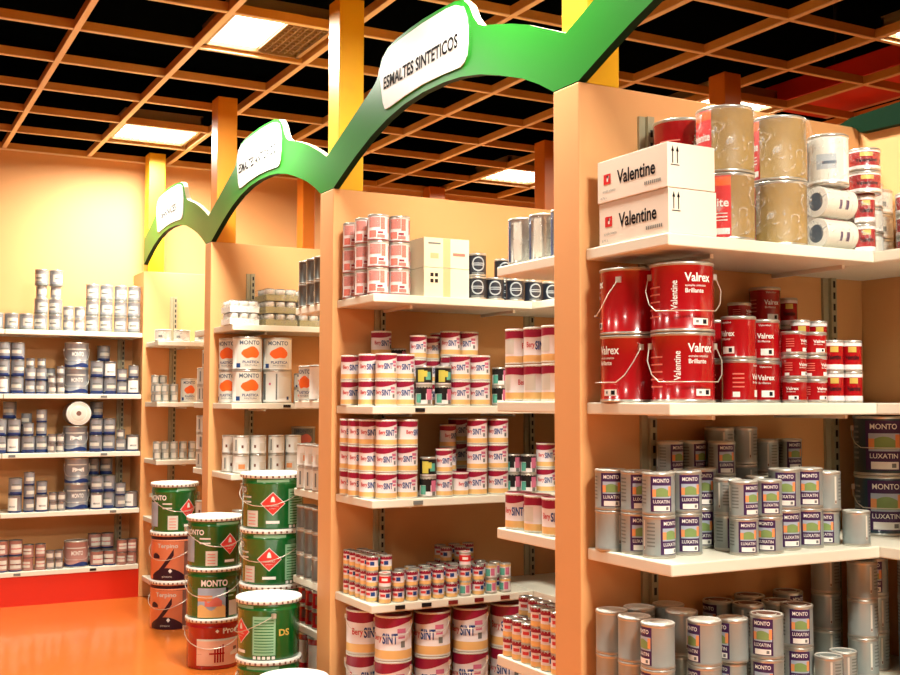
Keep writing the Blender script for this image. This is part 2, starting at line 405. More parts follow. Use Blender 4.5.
def wave():
    e = empty('wave_sign', (XA, 4.6, ZT)); loc = lambda p: (p[0]-4.6, p[1]-ZT+.001)
    spans = [(PF[0]-1.75, PF[0], 'LACAS', False), (PB[0], PF[1], 'ESMALTES SINTETICOS', True), (PB[1], PF[2], 'ESMALTES ANTIOXIDO', True), (PB[2], PF[3]+.12, 'BARNICES', True)]
    lo, hi = [], []
    for (y0, y1, _, __) in spans:
        B, T, f = mirror_arch(y0, y1); lo += B
        hi += [(max(min(p[0], y1+.0675), y0-.0675), p[1]) for p in T]
    hi = [p for i, p in enumerate(hi) if i == 0 or p[0] > hi[i-1][0]+1e-4]
    def interp(P, y):
        for a, b in zip(P, P[1:]):
            if a[0] <= y <= b[0]: return a[1]+(b[1]-a[1])*(y-a[0])/max(1e-9, b[0]-a[0])
        return P[0][1] if y < P[0][0] else P[-1][1]
    ys = sorted(set(round(p[0], 5) for p in lo+hi)); ys = [y for y in ys if y <= YE-.22]
    L = [loc((y, interp(lo, y))) for y in ys]; Hh = [loc((y, interp(hi, y))) for y in ys]
    mb = MB(); x0, x1 = .0005, .03
    for i in range(len(ys)-1):
        a, b, c, d = L[i], L[i+1], Hh[i+1], Hh[i]
        mb.quad([(x0,)+b, (x0,)+a, (x0,)+d, (x0,)+c], GREEN); mb.quad([(x1,)+a, (x1,)+b, (x1,)+c, (x1,)+d], GREEN)
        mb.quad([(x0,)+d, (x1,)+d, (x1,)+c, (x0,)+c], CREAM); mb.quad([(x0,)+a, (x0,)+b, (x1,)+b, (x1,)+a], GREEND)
    for k in (0, -1): mb.quad([(x0,)+L[k], (x1,)+L[k], (x1,)+Hh[k], (x0,)+Hh[k]], GREEN)
    mb.obj('board', e)
    P = [(3.33,2.60),(3.345,2.582),(3.375,2.572),(3.52,2.581),(3.67,2.585),(3.82,2.578),(3.96,2.566),(4.0,2.568),(4.02,2.60),(4.046,2.70),(4.045,2.745),(4.02,2.785),(3.97,2.803),(3.88,2.812),(3.67,2.819),(3.48,2.815),(3.41,2.806),(3.36,2.785),(3.335,2.75),(3.322,2.70),(3.322,2.64)]
    for (y0, y1, txt, show) in spans:
        if not show: continue
        B, T, f = mirror_arch(y0, y1); s = (y1-y0)/(4.541-2.792)
        p = MB(); p.prism([loc(f(q)) for q in P], 'x', -.003, .0005, SIGNW); pl = p.obj('plaque', e)
        t = MB(); yc = loc(f((3.70, 0)))[0]
        t.text(txt, INK, lambda u, v: (-.0042, -u, v), .052, (.62 if len(txt) > 10 else .4)*s, -yc, 2.675-ZT, bold=.026); t.obj('lettering', pl)
    return tag(e, 'long green wave sign with white plaques running over the partition tops', 'sign')
wave()

# the next aisle's sign and the red duct above the lattice
def far_sign():
    e = empty('wave_sign', (2.995, 2.62, 2.32)); mb = MB()
    P = [(PY0+q, z) for q, z in ()] if False else FSO
    mb.prism([(y-2.62, z-2.32) for y, z in P], 'x', 0, .03, GREEND); mb.obj('board', e)
    tag(e, 'dark green wave sign dipping to the bay corner at the upper right', 'sign')
FSO = [(2.62, 2.312), (2.46, 2.308), (2.2, 2.33), (1.9, 2.36), (1.6, 2.36), (1.2, 2.33), (1.0, 2.33), (1.0, 2.42), (1.6, 2.45), (1.9, 2.43), (2.2, 2.40), (2.46, 2.38), (2.66, 2.372), (2.735, 2.352), (2.70, 2.3415), (2.655, 2.3415)]
far_sign()
d = MB(); d.box(5.15, 5.7, 2.5, 5.3, 3.3, 3.42, REDDUCT); d.box(5.7, 5.74, 2.5, 5.3, 3.3, 3.34, PEACH)
for yy in (2.8, 3.8, 4.9): d.box(5.4, 5.42, yy, yy+.02, 3.42, 4.0, DARK)
tag(d.obj('red_duct'), 'red box duct above the lattice at the upper right', 'duct')

# ------------------------------------------------------------------ kinds of tins: name -> dict(r, h, desc, name, cat, parts [(name, mesh, parent index)])
K = {}
REN = {}
for ks_, n_, c_ in (('t1 t2 t3 g1 e3 vt vs', 'sample_tin', 'sample tin'), ('pk sv wx wp vw rw ew ex', 'wrapped_tin', 'wrapped tin'), ('e1 e2 e4 e5 e6 w1 w2 dg', 'metal_tin', 'metal tin')):
    for k_ in ks_.split(): REN[k_] = (n_, c_)
def kind(key, name, cat, desc, r, h, parts):
    name, cat = REN.get(key, (name, cat))
    if any(p[0] == 'film' for p in parts) and name == 'wrapped_tin': r = r*1.045
    K[key] = dict(name=name, cat=cat, desc=desc, r=r, h=h, parts=parts)
def tin_body(r, h, M, n=28, rim=STEEL):
    return MB().lathe([(r*.97, 0, rim), (r*1.0, .002, rim), (r*1.0, .005, rim), (r*.975, .008, M), (r*.975, h-.009, rim), (r, h-.006, rim), (r, h-.001, rim), (r*.96, h, rim), (r*.93, h-.004, rim)], M, n, cap1=True)
def tin_lid(r, h, M, M2=None, n=28):
    return MB().lathe([(r*.95, h-.006, M), (r*.955, h+.0005, M), (r*.90, h+.001, M), (r*.86, h-.0015, M2 or M), (r*.60, h-.0015, M), (r*.56, h+.0008, M2 or M)], M, n, cap0=False)
RR = .975
def handle(r, z, dz, M=WIRE, tilt=1):
    # bail wire from ear to ear, hanging in front
    mb = MB(); pts = []
    for k in range(13):
        a = PI*k/12
        x = -math.cos(a)*(r+.006+(.022 if r > .0865 and r < .0878 else .004)*math.sin(a)**.5 if 0 < k < 12 else r+.004)
        pts.append((x, -math.sin(a)*(r+.012), z-dz*min(1, math.sin(a)*1.6)))
    mb.tube(pts, .0016, M)
    for s in (-1, 1):
        mb.box(s*r-.006, s*r+.006, -.007, .007, z-.008, z+.008, M)
    return mb

# Valrex bucket
def valrex_bucket():
    r, h = .0875, .188; b = tin_body(r, h, RED, 36); R = r*RR
    L = MB()
    L.text('Valrex', WHITE, wrap(R), .024, .078, .035, h-.042, .02)
    L.text('Valentine', WHITE, wrapv(R), .018, .078, h*.52, .032, .01)
    L.text('esmalte sintetico', WHITE, wrap(R), .006, .06, .028, h-.064)
    L.text('Brillante', WHITE, wrap(R), .012, .052, .024, h-.078, .015)
    L.patch(R, .018, .066, .018, .036, WHITE, .0006); L.patch(R, .047, .060, .021, .033, INK, .0010); L.patch(R, .026, .034, .024, .031, TINP, .0010)
    for q in range(5): L.patch(R, -.14, -.075, .04+q*.02, .041+q*.02+.003, REDW, .0006)
    L.patch(R, -.055, .075, .0105, .0115, REDW, .0006)
    kind('vb', 'paint_bucket', 'paint bucket', 'big glossy red bucket with wire handle', r, h, [('body', b.mesh('body'), -1), ('lid', tin_lid(r, h, STEEL, RED, 36).mesh('lid'), -1), ('lettering', L.mesh('lettering'), 0), ('handle', handle(r, h-.035, .098).mesh('handle'), -1)])
valrex_bucket()
def valrex_tin(key, r, h, desc):
    R = r*RR; L = MB()
    L.text('Valrex', WHITE, wrap(R), h*.13, r*1.0, r*.15, h*.60, .02)
    L.text('Brillante', WHITE, wrap(R), h*.05, r*.7, r*.05, h*.47)
    L.text('Valentine', WHITE, wrap(R), h*.045, r*.7, r*.1, h*.86)
    L.patch(R, -r*.15, r*.62, h*.13, h*.29, WHITE, .0005); L.patch(R, r*.3, r*.5, h*.16, h*.26, INK, .0009)
    for q in range(4): L.patch(R, -r*1.5, -r*.85, h*(.35+q*.1), h*(.38+q*.1), REDW, .0005)
    L.patch(R, -r*1.5, -r*1.1, h*.13, h*.25, WHITE, .0005)
    kind(key, 'enamel_tin', 'enamel tin', desc, r, h, [('body', tin_body(r, h, RED).mesh('body'), -1), ('lid', tin_lid(r, h, STEEL, RED).mesh('lid'), -1), ('lettering', L.mesh('lettering'), 0)])
valrex_tin('v1', .0485, .118, 'red litre tin')
valrex_tin('v2', .036, .067, 'small squat red tin')
def valentine_small(key, r, h, desc, film=False):
    R = r*RR; L = MB()
    L.patch(R, -PI*R, PI*R, h*.06, h*.22, SW, .0003); L.patch(R, -PI*R, PI*R, h*.82, h*.95, SW, .0003)
    L.patch(R, -R*.4, R*.4, h*.62, h*.8, GOLD, .0005)
    L.text('Valentine', INK, wrap(R), h*.16, r*1.35, 0, h*.46, .02)
    P = [('body', tin_body(r, h, RED, 20).mesh('body'), -1), ('lid', tin_lid(r, h, LIDW, REDW, 20).mesh('lid'), -1), ('label', L.mesh('label'), 0)]
    if film: P.append(('film', MB().lathe([(r*.9, .001), (r*1.03, .01), (r*1.01, h*.5), (r*1.03, h*.9), (r*.9, h+.001)], FILM, 20).mesh('film'), -1))
    kind(key, 'paint_tin', 'paint tin', desc, r, h, P)
valentine_small('vs', .029, .09, 'red tin banded white')
valentine_small('vt', .0245, .055, 'tiny red white-banded tin')
valentine_small('vw', .03, .088, 'film-wrapped red-white tin', True)
valentine_small('rw', .048, .068, 'wide film-wrapped red-white tin', True)
# Luxatin tins
def lux(key, r, h, desc, body=TIN, lidm=(LIDW, TIN), bucket=False):
    R = r*RR; L = MB(); w = r*.66; k = h/.113
    L.patch(R, -w, w, .010*k, .104*k, PURPLE, .0003)
    L.patch(R, -w*.82, w*.9, .046*k, .080*k, SKY, .0006)
    L.patch(R, -w*.6, w*.75, .050*k, lambda u: .056*k+.018*k*math.cos(u/w*1.5), HILL, .0009)
    L.patch(R, -w*.82, -w*.5, .050*k, .070*k, ORNG, .0011); L.patch(R, w*.62, w*.9, .052*k, .078*k, ORNG, .0011)
    L.patch(R, -w*.7, w*.8, .012*k, .026*k, WHITE, .0006)
    L.patch(R, w*.4, w*.65, .015*k, .023*k, TINP, .0009)
    T = MB()
    T.text('MONTO', WHITE, wrap(R, .0012), .0105*k, w*1.45, 0, .093*k, .015)
    T.text('LUXATIN', WHITE, wrap(R, .0012), .009*k, w*1.5, 0, .037*k, .01)
    B = tin_body(r, h, body)
    for q in range(7): B.patch(R, -w-.9*R, -w-.35*R, (.03+q*.01)*k, (.034+q*.01)*k, TINP, .0003)
    B.patch(R, -w-1.25*R, -w-1.1*R, .02*k, .1*k, SYEL if False else LIDW, .0003)
    B.patch(R, -w-1.22*R, -w-1.13*R, .022*k, .03*k, TAB, .0006)
    P = [('body', B.mesh('body'), -1), ('lid', tin_lid(r, h, *lidm).mesh('lid'), -1), ('label', L.mesh('label'), 0), ('lettering', T.mesh('lettering'), 0)]
    if bucket: P.append(('handle', handle(r, h-.04, .06).mesh('handle'), -1))
    kind(key, 'paint_bucket' if bucket else 'enamel_tin', 'paint bucket' if bucket else 'enamel tin', desc, r, h, P)
lux('l1', .045, .113, 'grey tin with purple label')
lux('l2', .040, .100, 'smaller grey purple-labelled tin')
lux('lt', .046, .118, 'pale-lidded grey purple-label tin', lidm=(WHITEP, LIDW))
lux('lo', .046, .118, 'grey purple-label tin, open-ring lid', lidm=(LIDW, TAB))
lux('lb', .086, .187, 'big dark teal bucket', TEAL, (TEAL, TEAL), True)
# SINT tins
def sint(key, r, h, desc, big=False, lidm=(SMAR, SMAR), plain=False):
    R = r*RR; L = MB(); pr = PI*R
    L.patch(R, -pr, pr, lambda u: h*(.80-.07*math.cos(u/R*1.0)**2+.06*math.sin(u/R)), h*.955, SMAR, .0003)
    L.patch(R, -pr, pr, h*.05, h*.24, SYEL, .0003)
    L.patch(R, R*.55, R*1.05, h*.62, h*.72, SPNK, .0005); L.patch(R, R*.6, R*1.0, h*.5, h*.57, SPNK, .0005)
    L.patch(R, R*.75, R*1.0, h*.30, h*.44, TINP, .0005)
    L.patch(R, -R*2.6, -R*1.6, h*.3, h*.7, LIDW, .0005)
    T = MB()
    if not plain:
        T.text('Bery', SRED, wrap(R), h*.20, R*.66, -R*.66, h*.50, .02)
        T.text('SINT', SBLU, wrap(R), h*.24, R*.86, R*.14, h*.50, .03)
    P = [('body', tin_body(r, h, SW, 30 if big else 22, LIDW).mesh('body'), -1), ('lid', tin_lid(r, h, *lidm, 30 if big else 22).mesh('lid'), -1), ('label', L.mesh('label'), 0)]
    if T.v: P.append(('lettering', T.mesh('lettering'), 0))
    if big: P.append(('handle', handle(r, h-.03, .05).mesh('handle'), -1))
    kind(key, 'paint_bucket' if big else 'paint_tin', 'paint bucket' if big else 'paint tin', desc, r, h, P)
sint('s1', .0455, .108, 'white tin with maroon wave top')
sint('s2', .037, .100, 'slim white tin with maroon top')
sint('s3', .045, .117, 'tall white maroon-topped tin')
sint('sb', .0785, .183, 'big pink-white bucket with maroon rim', True)
def small_tin(key, r, h, desc, body, bands, txt=None, lid=(STEEL, STEELD), name='paint_tin', n=16, film=False):
    R = r*RR; L = MB()
    for (u0, u1, z0, z1, M) in bands: L.patch(R, u0*R, u1*R, z0*h, z1*h, M, .0003+.0002*bands.index((u0, u1, z0, z1, M)))
    P = [('body', tin_body(r, h, body, n).mesh('body'), -1), ('lid', tin_lid(r, h, *lid, n).mesh('lid'), -1)]
    if L.v: P.append(('label', L.mesh('label'), 0))
    if txt:
        T = MB()
        for t in txt: T.text(t[0], t[1], wrap(R, .002), t[2]*h, t[3]*R, t[4]*R, t[5]*h, .02)
        P.append(('lettering', T.mesh('lettering'), 0))
    if film: P.append(('film', MB().lathe([(r*.93, .002), (r*1.05, .012), (r*1.015, h*.5), (r*1.06, h*.86), (r*.92, h+.003)], FILM, n).mesh('film'), -1))
    kind(key, name, 'paint tin' if name == 'paint_tin' else 'paint bucket', desc, r, h, P)
def small_simple(key, r, h, desc, prof, M, bands=(), n=16):
    mb = MB().lathe([(r*.97, 0, prof[0][1])]+[(r*.98, p[0]*h, p[1]) for p in prof]+[(r*.98, h*.955, STEELD), (r, h*.965, STEELD), (r, h*.995, STEELD), (r*.93, h, STEELD), (r*.88, h-.003, STEELD)], M, n)
    for (u0, u1, z0, z1, MM) in bands: mb.patch(r*.98, u0*r, u1*r, z0*h, z1*h, MM, .0005)
    kind(key, 'paint_tin', 'paint tin', desc, r, h, [('SELF', mb.mesh('tin'), -1)])
small_tin('bw', .036, .083, 'squat black-topped white tin', SW, [(-3.1, 3.1, .62, .95, BLK), (-.5, .1, .3, .8, BLK), (.2, 1.0, .3, .85, SPNK), (-1.2, -.5, .15, .6, TEALP), (.3, .8, .1, .3, TINP)])
small_tin('by', .036, .083, 'squat black and yellow tin', SW, [(-3.1, 3.1, .15, .9, BLK), (-.9, -.1, .2, .8, YEL), (.1, .8, .3, .7, TEALP), (-.4, .3, .45, .75, YEL)])
small_tin('t1', .0255, .061, 'tiny maroon-topped white tin', SW, [(-3.1, 3.1, .74, .95, SMAR), (-3.1, 3.1, .05, .3, SYEL), (-1.0, -.1, .45, .62, SRED), (.0, .7, .4, .66, SBLU)], n=14)
small_tin('t2', .0255, .061, 'tiny green-labelled white tin', SW, [(-3.1, 3.1, .8, .95, SYEL), (-.9, .1, .2, .7, TEALP), (.2, .9, .25, .75, SPNK)], n=14)
small_tin('t3', .0255, .061, 'tiny red and white tin', SW, [(-3.1, 3.1, .35, .78, REDL), (-.5, .5, .48, .66, WHITE)], n=14, lid=(LIDW, REDL))
small_tin('pk', .0455, .110, 'film-wrapped pink-white tin', SW, [(-1.1, .0, .5, .88, PINK), (.05, .5, .42, .88, REDW), (-1.1, -.35, .12, .38, REDW), (-.25, .5, .1, .22, PINK), (-.2, .3, .26, .34, SMAR), (.9, 2.0, .3, .85, PINK), (-3.1, -1.6, .2, .85, PINK), (-3.1, 3.1, .02, .05, SMAR)], film=True, lid=(STEEL, PINK))
small_tin('nv', .0415, .100, 'dark navy tin with silver emblem', NAVY, [(-.5, .5, .78, .84, SILV), (-.7, -.5, .36, .76, SILV), (.5, .7, .36, .76, SILV), (-.45, .45, .52, .62, SILV), (-.6, .6, .25, .33, TINP), (-.3, .3, .1, .16, SILV)], lid=(STEELD, NAVY))
def emblem():
    r = K['nv']['r']; R = r*RR; L = MB(); h = .1
    el = lambda a, b, sg: (lambda u: h*.53+sg*b*max(0., 1-(u/a)**2)**.5)
    L.patch(R, -.03, .03, el(.030, .032, -1), el(.030, .032, 1), SILV, .0003); L.patch(R, -.024, .024, el(.024, .026, -1), el(.024, .026, 1), NAVY, .0006)
    L.patch(R, -.027, .027, h*.46, h*.58, SILV, .0009); L.patch(R, -.02, .02, h*.50, h*.54, NAVY, .0012); L.patch(R, -.03, .03, h*.10, h*.16, TINP, .0004)
    K['nv']['parts'][2] = ('label', L.mesh('label'), 0)
emblem()
small_tin('sv', .048, .150, 'tall silver film-wrapped tin', STEEL, [(-.9, -.3, .08, .9, LIDW), (.3, .8, .08, .9, SILV), (-1.5, -1.2, .05, .95, MBLU)], film=True, lid=(STEEL, LIDW), n=20)
small_tin('wx', .060, .150, 'white film-wrapped can', MW, [(-.9, .9, .1, .9, LIDW), (-.5, .5, .3, .6, SILV), (-.2, .5, .4, .46, MTXT), (-1.4, -1.1, .1, .9, TINP)], film=True, lid=(MW, LIDW), n=24)
small_tin('wp', .058, .080, 'low white film-wrapped tin', MW, [(-.9, .9, .2, .75, LIDW), (-.2, .3, .3, .5, TINP), (-2.5, -1.5, .3, .7, TINP)], film=True, lid=(MW, LIDW), n=20)
small_tin('w1', .047, .105, 'grey-white tin', MW, [(-1.4, -.6, .1, .9, LIDW), (-.2, .05, .35, .5, TAB), (.5, 1.3, .2, .6, LIDW), (-1.0, -.8, .2, .8, TINP)], lid=(STEEL, LIDW), n=20)
small_tin('w2', .047, .105, 'grey-white tin with orange blot', MW, [(-.9, .6, .15, .6, LIDW), (-.5, .3, .25, .5, ORNG)], lid=(STEEL, LIDW), n=20)
small_tin('g1', .0275, .062, 'small grey-green tin', TIN, [(-.7, .7, .2, .8, LIDW), (-1.8, -1.1, .2, .8, TINP)], lid=(STEELD, STEELD), n=14)
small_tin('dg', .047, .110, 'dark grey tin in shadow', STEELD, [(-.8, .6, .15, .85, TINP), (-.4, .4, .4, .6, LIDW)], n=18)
small_tin('dr', .040, .085, 'dark red tin', DRED, [(-.8, .8, .3, .75, TAB)], n=18)
small_tin('ro', .060, .172, 'orange and red tin', DRED, [(-.3, 1.3, .1, .85, SPL), (-1.3, -.4, .2, .8, WHITE)], n=20)
# MONTO white with orange splash
def monto(key, r, h, desc, M=MW, spl=SPL, hd=False):
    R = r*RR; L = MB()
    L.patch(R, -R*.95, R*.95, h*.06, h*.94, LIDW if M is MW else TINP, .0002)
    blob = lambda u: h*(.48+.03*math.sin(u/R*7))
    L.patch(R, -R*.55, R*.75, lambda u: h*(.50-.14*max(0, 1-((u/R-.1)/.68)**2)**.5+.02*math.sin(u/R*9)), lambda u: h*(.52+.17*max(0, 1-((u/R-.12)/.66)**2)**.5+.03*math.sin(u/R*6)), spl, .0006)
    L.patch(R, -R*.95, -R*.62, h*.07, h*.2, MBLU, .0006)
    T = MB(); T.text('MONTO', MTXT, wrap(R), h*.13, R*1.45, R*.05, h*.83, .02); T.text('PLASTICA', MBLU, wrap(R), h*.08, R*1.2, R*.15, h*.24, .02); T.text('PINTURA', MTXT, wrap(R), h*.045, R*.9, R*.15, h*.14)
    P = [('body', tin_body(r, h, M, 26).mesh('body'), -1), ('lid', tin_lid(r, h, LIDW, M, 26).mesh('lid'), -1), ('label', L.mesh('label'), 0), ('lettering', T.mesh('lettering'), 0)]
    kind(key, 'paint_bucket' if r > .07 else 'paint_tin', 'paint bucket' if r > .07 else 'paint tin', desc, r, h, P)
monto('mo', .085, .186, 'white bucket with orange splash')
monto('ms', .042, .085, 'small white orange-splash tin')
monto('mm', .060, .165, 'white orange-splash can')
monto('mg', .072, .148, 'grey can with dull red splash', TIN, REDW)
# white bucket seen from behind
small_tin('mb', .085, .186, 'white bucket turned backwards', MW, [(-1.2, -.9, .1, .9, TINP), (-.1, .0, .1, .9, TINP), (.1, 1.2, .15, .8, LIDW), (-.6, -.45, .55, .62, SPNK), (.7, .9, .1, .2, MBLU)], lid=(LIDW, MW), name='paint_bucket', n=26)
# end wall tins
small_simple('e1', .0455, .117, 'grey tin with blue base', [(.0, EBLUE), (.12, EGREY), (.85, EGREY)], EGREY, [(-.8, .8, .35, .55, LIDW), (-.7, .5, .6, .66, TINP), (-1.1, 1.1, .12, .2, EBLUE)])
small_simple('e2', .036, .090, 'small grey blue-based tin', [(.0, EBLUE), (.14, EGREY), (.85, EGREY)], EGREY, [(-.8, .8, .35, .62, LIDW)])
small_simple('e3', .028, .064, 'tiny grey tin', [(.0, EGREY), (.2, EGREY)], EGREY, [(-.9, .9, .25, .7, LIDW)], n=12)
small_simple('e4', .0455, .117, 'grey tin with white label', [(.0, EBLUE), (.1, EGREY)], EGREY, [(-1.0, .7, .12, .85, WHITE), (-.6, .4, .3, .4, TINP)])
small_simple('e5', .0455, .105, 'rose-grey tin', [(.0, EBLUE), (.1, EROS)], EROS, [(-.9, .8, .2, .75, LIDW), (-.9, .8, .42, .5, SRED)])
small_simple('e6', .036, .088, 'small rose-grey tin', [(.0, EROS), (.1, EROS)], EROS, [(-.9, .8, .25, .7, LIDW), (-.9, .8, .45, .52, SRED)])
small_tin('ew', .0455, .112, 'film-wrapped pale grey tin', EGREY, [(-.9, .9, .25, .7, LIDW), (-.6, .5, .4, .5, TINP), (-3.1, 3.1, .0, .12, TINP)], film=True, lid=(STEELD, STEELD), n=16)
small_tin('ex', .036, .086, 'small film-wrapped grey tin', EGREY, [(-.9, .9, .3, .7, LIDW)], film=True, lid=(STEELD, STEELD), n=14)
def end_bucket(key, desc, body, txt):
    r, h = .083, .181; R = r*RR; L = MB()
    L.patch(R, -PI*R, PI*R, h*.03, lambda u: h*(.16+.05*math.sin(u/R*3)), EBLUE, .0003)
    L.text(txt, WHITE, wrap(R), h*.17, R*1.0, R*.1, h*.55, .02)
    L.patch(R, -R*.9, R*.9, h*.72, h*.76, LIDW, .0004)
    kind(key, 'paint_bucket', 'paint bucket', desc, r+.012, h, [('body', tin_body(r, h, body, 24).mesh('body'), -1), ('lid', tin_lid(r, h, LIDW, STEELD, 24).mesh('lid'), -1), ('label', L.mesh('label'), 0), ('handle', handle(r*.98, h*.72, .075).mesh('handle'), -1)])
end_bucket('eb', 'grey bucket with blue base', EGREY, 'MONTO')
end_bucket('em', 'grey bucket with white M', EGREY, 'M')
end_bucket('er', 'rose-grey bucket with white label', EROS, 'MONTO')
# wrapped 4-litre cans with kraft side
def kraftcan(key, desc, red_at):
    r, h = .081, .188; R = r*RR
    B = tin_body(r, h, KRAFT, 32); L = MB()
    a0, a1 = red_at
    L.patch(R, a0*R, a1*R, h*.03, h*.95, REDL, .0004)
    L.patch(R, a0*R+.004, a1*R-.004, h*.08, h*.17, WHITE, .0008); L.patch(R, a0*R, a1*R, h*.80, h*.93, SPL, .0008)
    T = MB(); T.text('Valenite' if False else 'Valenite', WHITE, wrap(R, .0015), h*.13, (a1-a0)*R*.9, (a0+a1)/2*R, h*.55, .02)
    for q in range(3): T.patch(R, a0*R+.01, a1*R-.01, h*(.28+.05*q), h*(.295+.05*q), WHITE, .0012)
    F = MB().lathe([(r*.92, .0015), (r*1.015, .008), (r*1.03, h*.3), (r*1.02, h*.55), (r*1.04, h*.8), (r*1.01, h*.97), (r*.93, h)], FILM, 32)
    # crumpled seam of the film on the right hand side
    F.tube([(r*1.05, -.01, .02), (r*1.13, -.02, .06), (r*1.09, -.015, .1), (r*1.12, -.02, .15), (r*1.02, -.01, h)], .006, FILM)
    kind(key, 'wrapped_can', 'paint can', desc, r, h, [('body', B.mesh('body'), -1), ('lid', tin_lid(r, h, STEEL, KRAFT, 32).mesh('lid'), -1), ('label', L.mesh('label'), 0), ('lettering', T.mesh('lettering'), 0), ('film', F.mesh('film'), -1)])
kraftcan('kc', 'brown film-wrapped can, red label', (-1.25, .25))
kraftcan('kd', 'brown film-wrapped can, narrow red edge', (-1.9, -.85))
# tray packs
def tray(key, w, dpt, h, desc, TM=TRAY, nx=3):
    B = MB().box(-w/2, w/2, -dpt/2, dpt/2, 0, h*.5, TM); C = MB(); rr = w/nx/2*.94
    for i in range(nx):
        for j in range(max(1, int(dpt/(2*rr)))):
            m2 = MB().lathe([(rr, h*.45, MW), (rr, h*.92, STEELD), (rr*.9, h*.98, STEELD), (rr*.8, h*.93, STEELD)], MW, 12)
            o = (-w/2+rr*1.06+i*w/nx, -dpt/2+rr*1.06+j*2*rr, 0); b = len(C.v)
            C.v += [(a[0]+o[0], a[1]+o[1], a[2]) for a in m2.v]; C.f += [tuple(b+q for q in f) for f in m2.f]; C.m += [C.mi(m2.mats[q]) for q in m2.m]; C.sm += m2.sm
    F = MB().box(-w/2-.002, w/2+.002, -dpt/2-.002, dpt/2+.002, .002, h, FILM)
    kind(key, 'tray_pack', 'tray pack', desc, w/2, h, [('tray', B.mesh('tray'), -1), ('tins', C.mesh('tins'), -1), ('film', F.mesh('film'), -1)]); K[key]['box'] = (w, dpt)
tray('tp', .19, .2, .070, 'olive tray of wrapped tins')
tray('tw', .17, .17, .068, 'white wrapped pack of tins', MW)
tray('te', .19, .12, .075, 'wrapped tray of grey tins', LIDW, 3)

# ------------------------------------------------------------------ placing
USED = {}
def instance(key, X, Y, Z, rz, label, group):
    k = K[key]; P = k['parts']
    if P[0][0] == 'SELF':
        o = bpy.data.objects.new(k['name'], P[0][1]); COL.objects.link(o); o.location = (X, Y, Z); o.rotation_euler = (0, 0, rz)
        return tag(o, label, k['cat'], group)
    e = empty(k['name'], (X, Y, Z), rz); made = []
    for (n, me, par) in P:
        o = bpy.data.objects.new(n, me); COL.objects.link(o); o.parent = made[par] if par >= 0 else e; made.append(o)
    return tag(e, label, k['cat'], group)
def relax(st, xmin, xmax, ymin, ymax):
    for it in range(120):
        mv = 0
        for i in range(len(st)):
            for j in range(i):
                a, b = st[i], st[j]; dx = a['X']-b['X']; dy = a['Y']-b['Y']; d = math.hypot(dx, dy); need = a['r']+b['r']+.0015
                if d < need:
                    if d < 1e-4: dx, d = 1e-3, 1e-3
                    p = (need-d)/2; mv = max(mv, p)
                    a['X'] += dx/d*p; a['Y'] += dy/d*p; b['X'] -= dx/d*p; b['Y'] -= dy/d*p
        for s in st:
            s['X'] = min(max(s['X'], xmin+s['r']), xmax-s['r']); s['Y'] = min(max(s['Y'], ymin+s['r']), ymax-s['r'])
        if mv < 2e-4: break
def place(z, shelf_name, rows, box, yf=None):
    """rows: {'front-row': [(px or None, depth or (X, Y), 'keys', turn), ...]}"""
    st = []
    for rn, L in rows.items():
        for ent in L:
            px, d, ks = ent[:3]; turn = ent[3] if len(ent) > 3 else None
            ks = ks.split(); r = max(K[q]['r'] for q in ks)
            if px is None: X, Y = d
            else: Y = yf+d; X = x_at(px, Y, z+.08)
            st.append(dict(X=X, Y=Y, r=r, ks=ks, row=rn, turn=turn))
    relax(st, *box)
    for rn in rows:
        S = [s for s in st if s['row'] == rn]
        S.sort(key=lambda s: math.atan2(s['X'], s['Y']))
        for n, s in enumerate(S):
            zz = z+.0006; N = len(s['ks'])
            for q, key in enumerate(s['ks']):
                k = K[key]
                w = 'alone as' if N == 1 else ('bottom of' if q == 0 else 'top of' if q == N-1 else '%s up in' % ORD[q])
                lab = '%s, %s %s %s stack, %s' % (k['desc'], w, ORD[n], rn, shelf_name)
                l2 = lab.replace(' stack, ', ' stack from left, ')
                if len(l2.split()) <= 15: lab = l2
                t = s['turn'] if s['turn'] is not None else random.uniform(-.45, .45)
                if isinstance(t, (list, tuple)): t = t[q]
                base = 0 if 'box' in k else -math.atan2(s['X'], s['Y'])+t+random.uniform(-.06, .06)
                instance(key, s['X']+random.uniform(-.0005, .0005), s['Y'], zz, base, lab, '%ss, %s' % (k['desc'], shelf_name))
                zz += k['h']+.0012
F_, M_, B_ = 'front-row', 'middle-row', 'back-row'
bx = lambda i, x1=2.66: (1.872, x1, YF[i]+.004, PF[i]-.024)

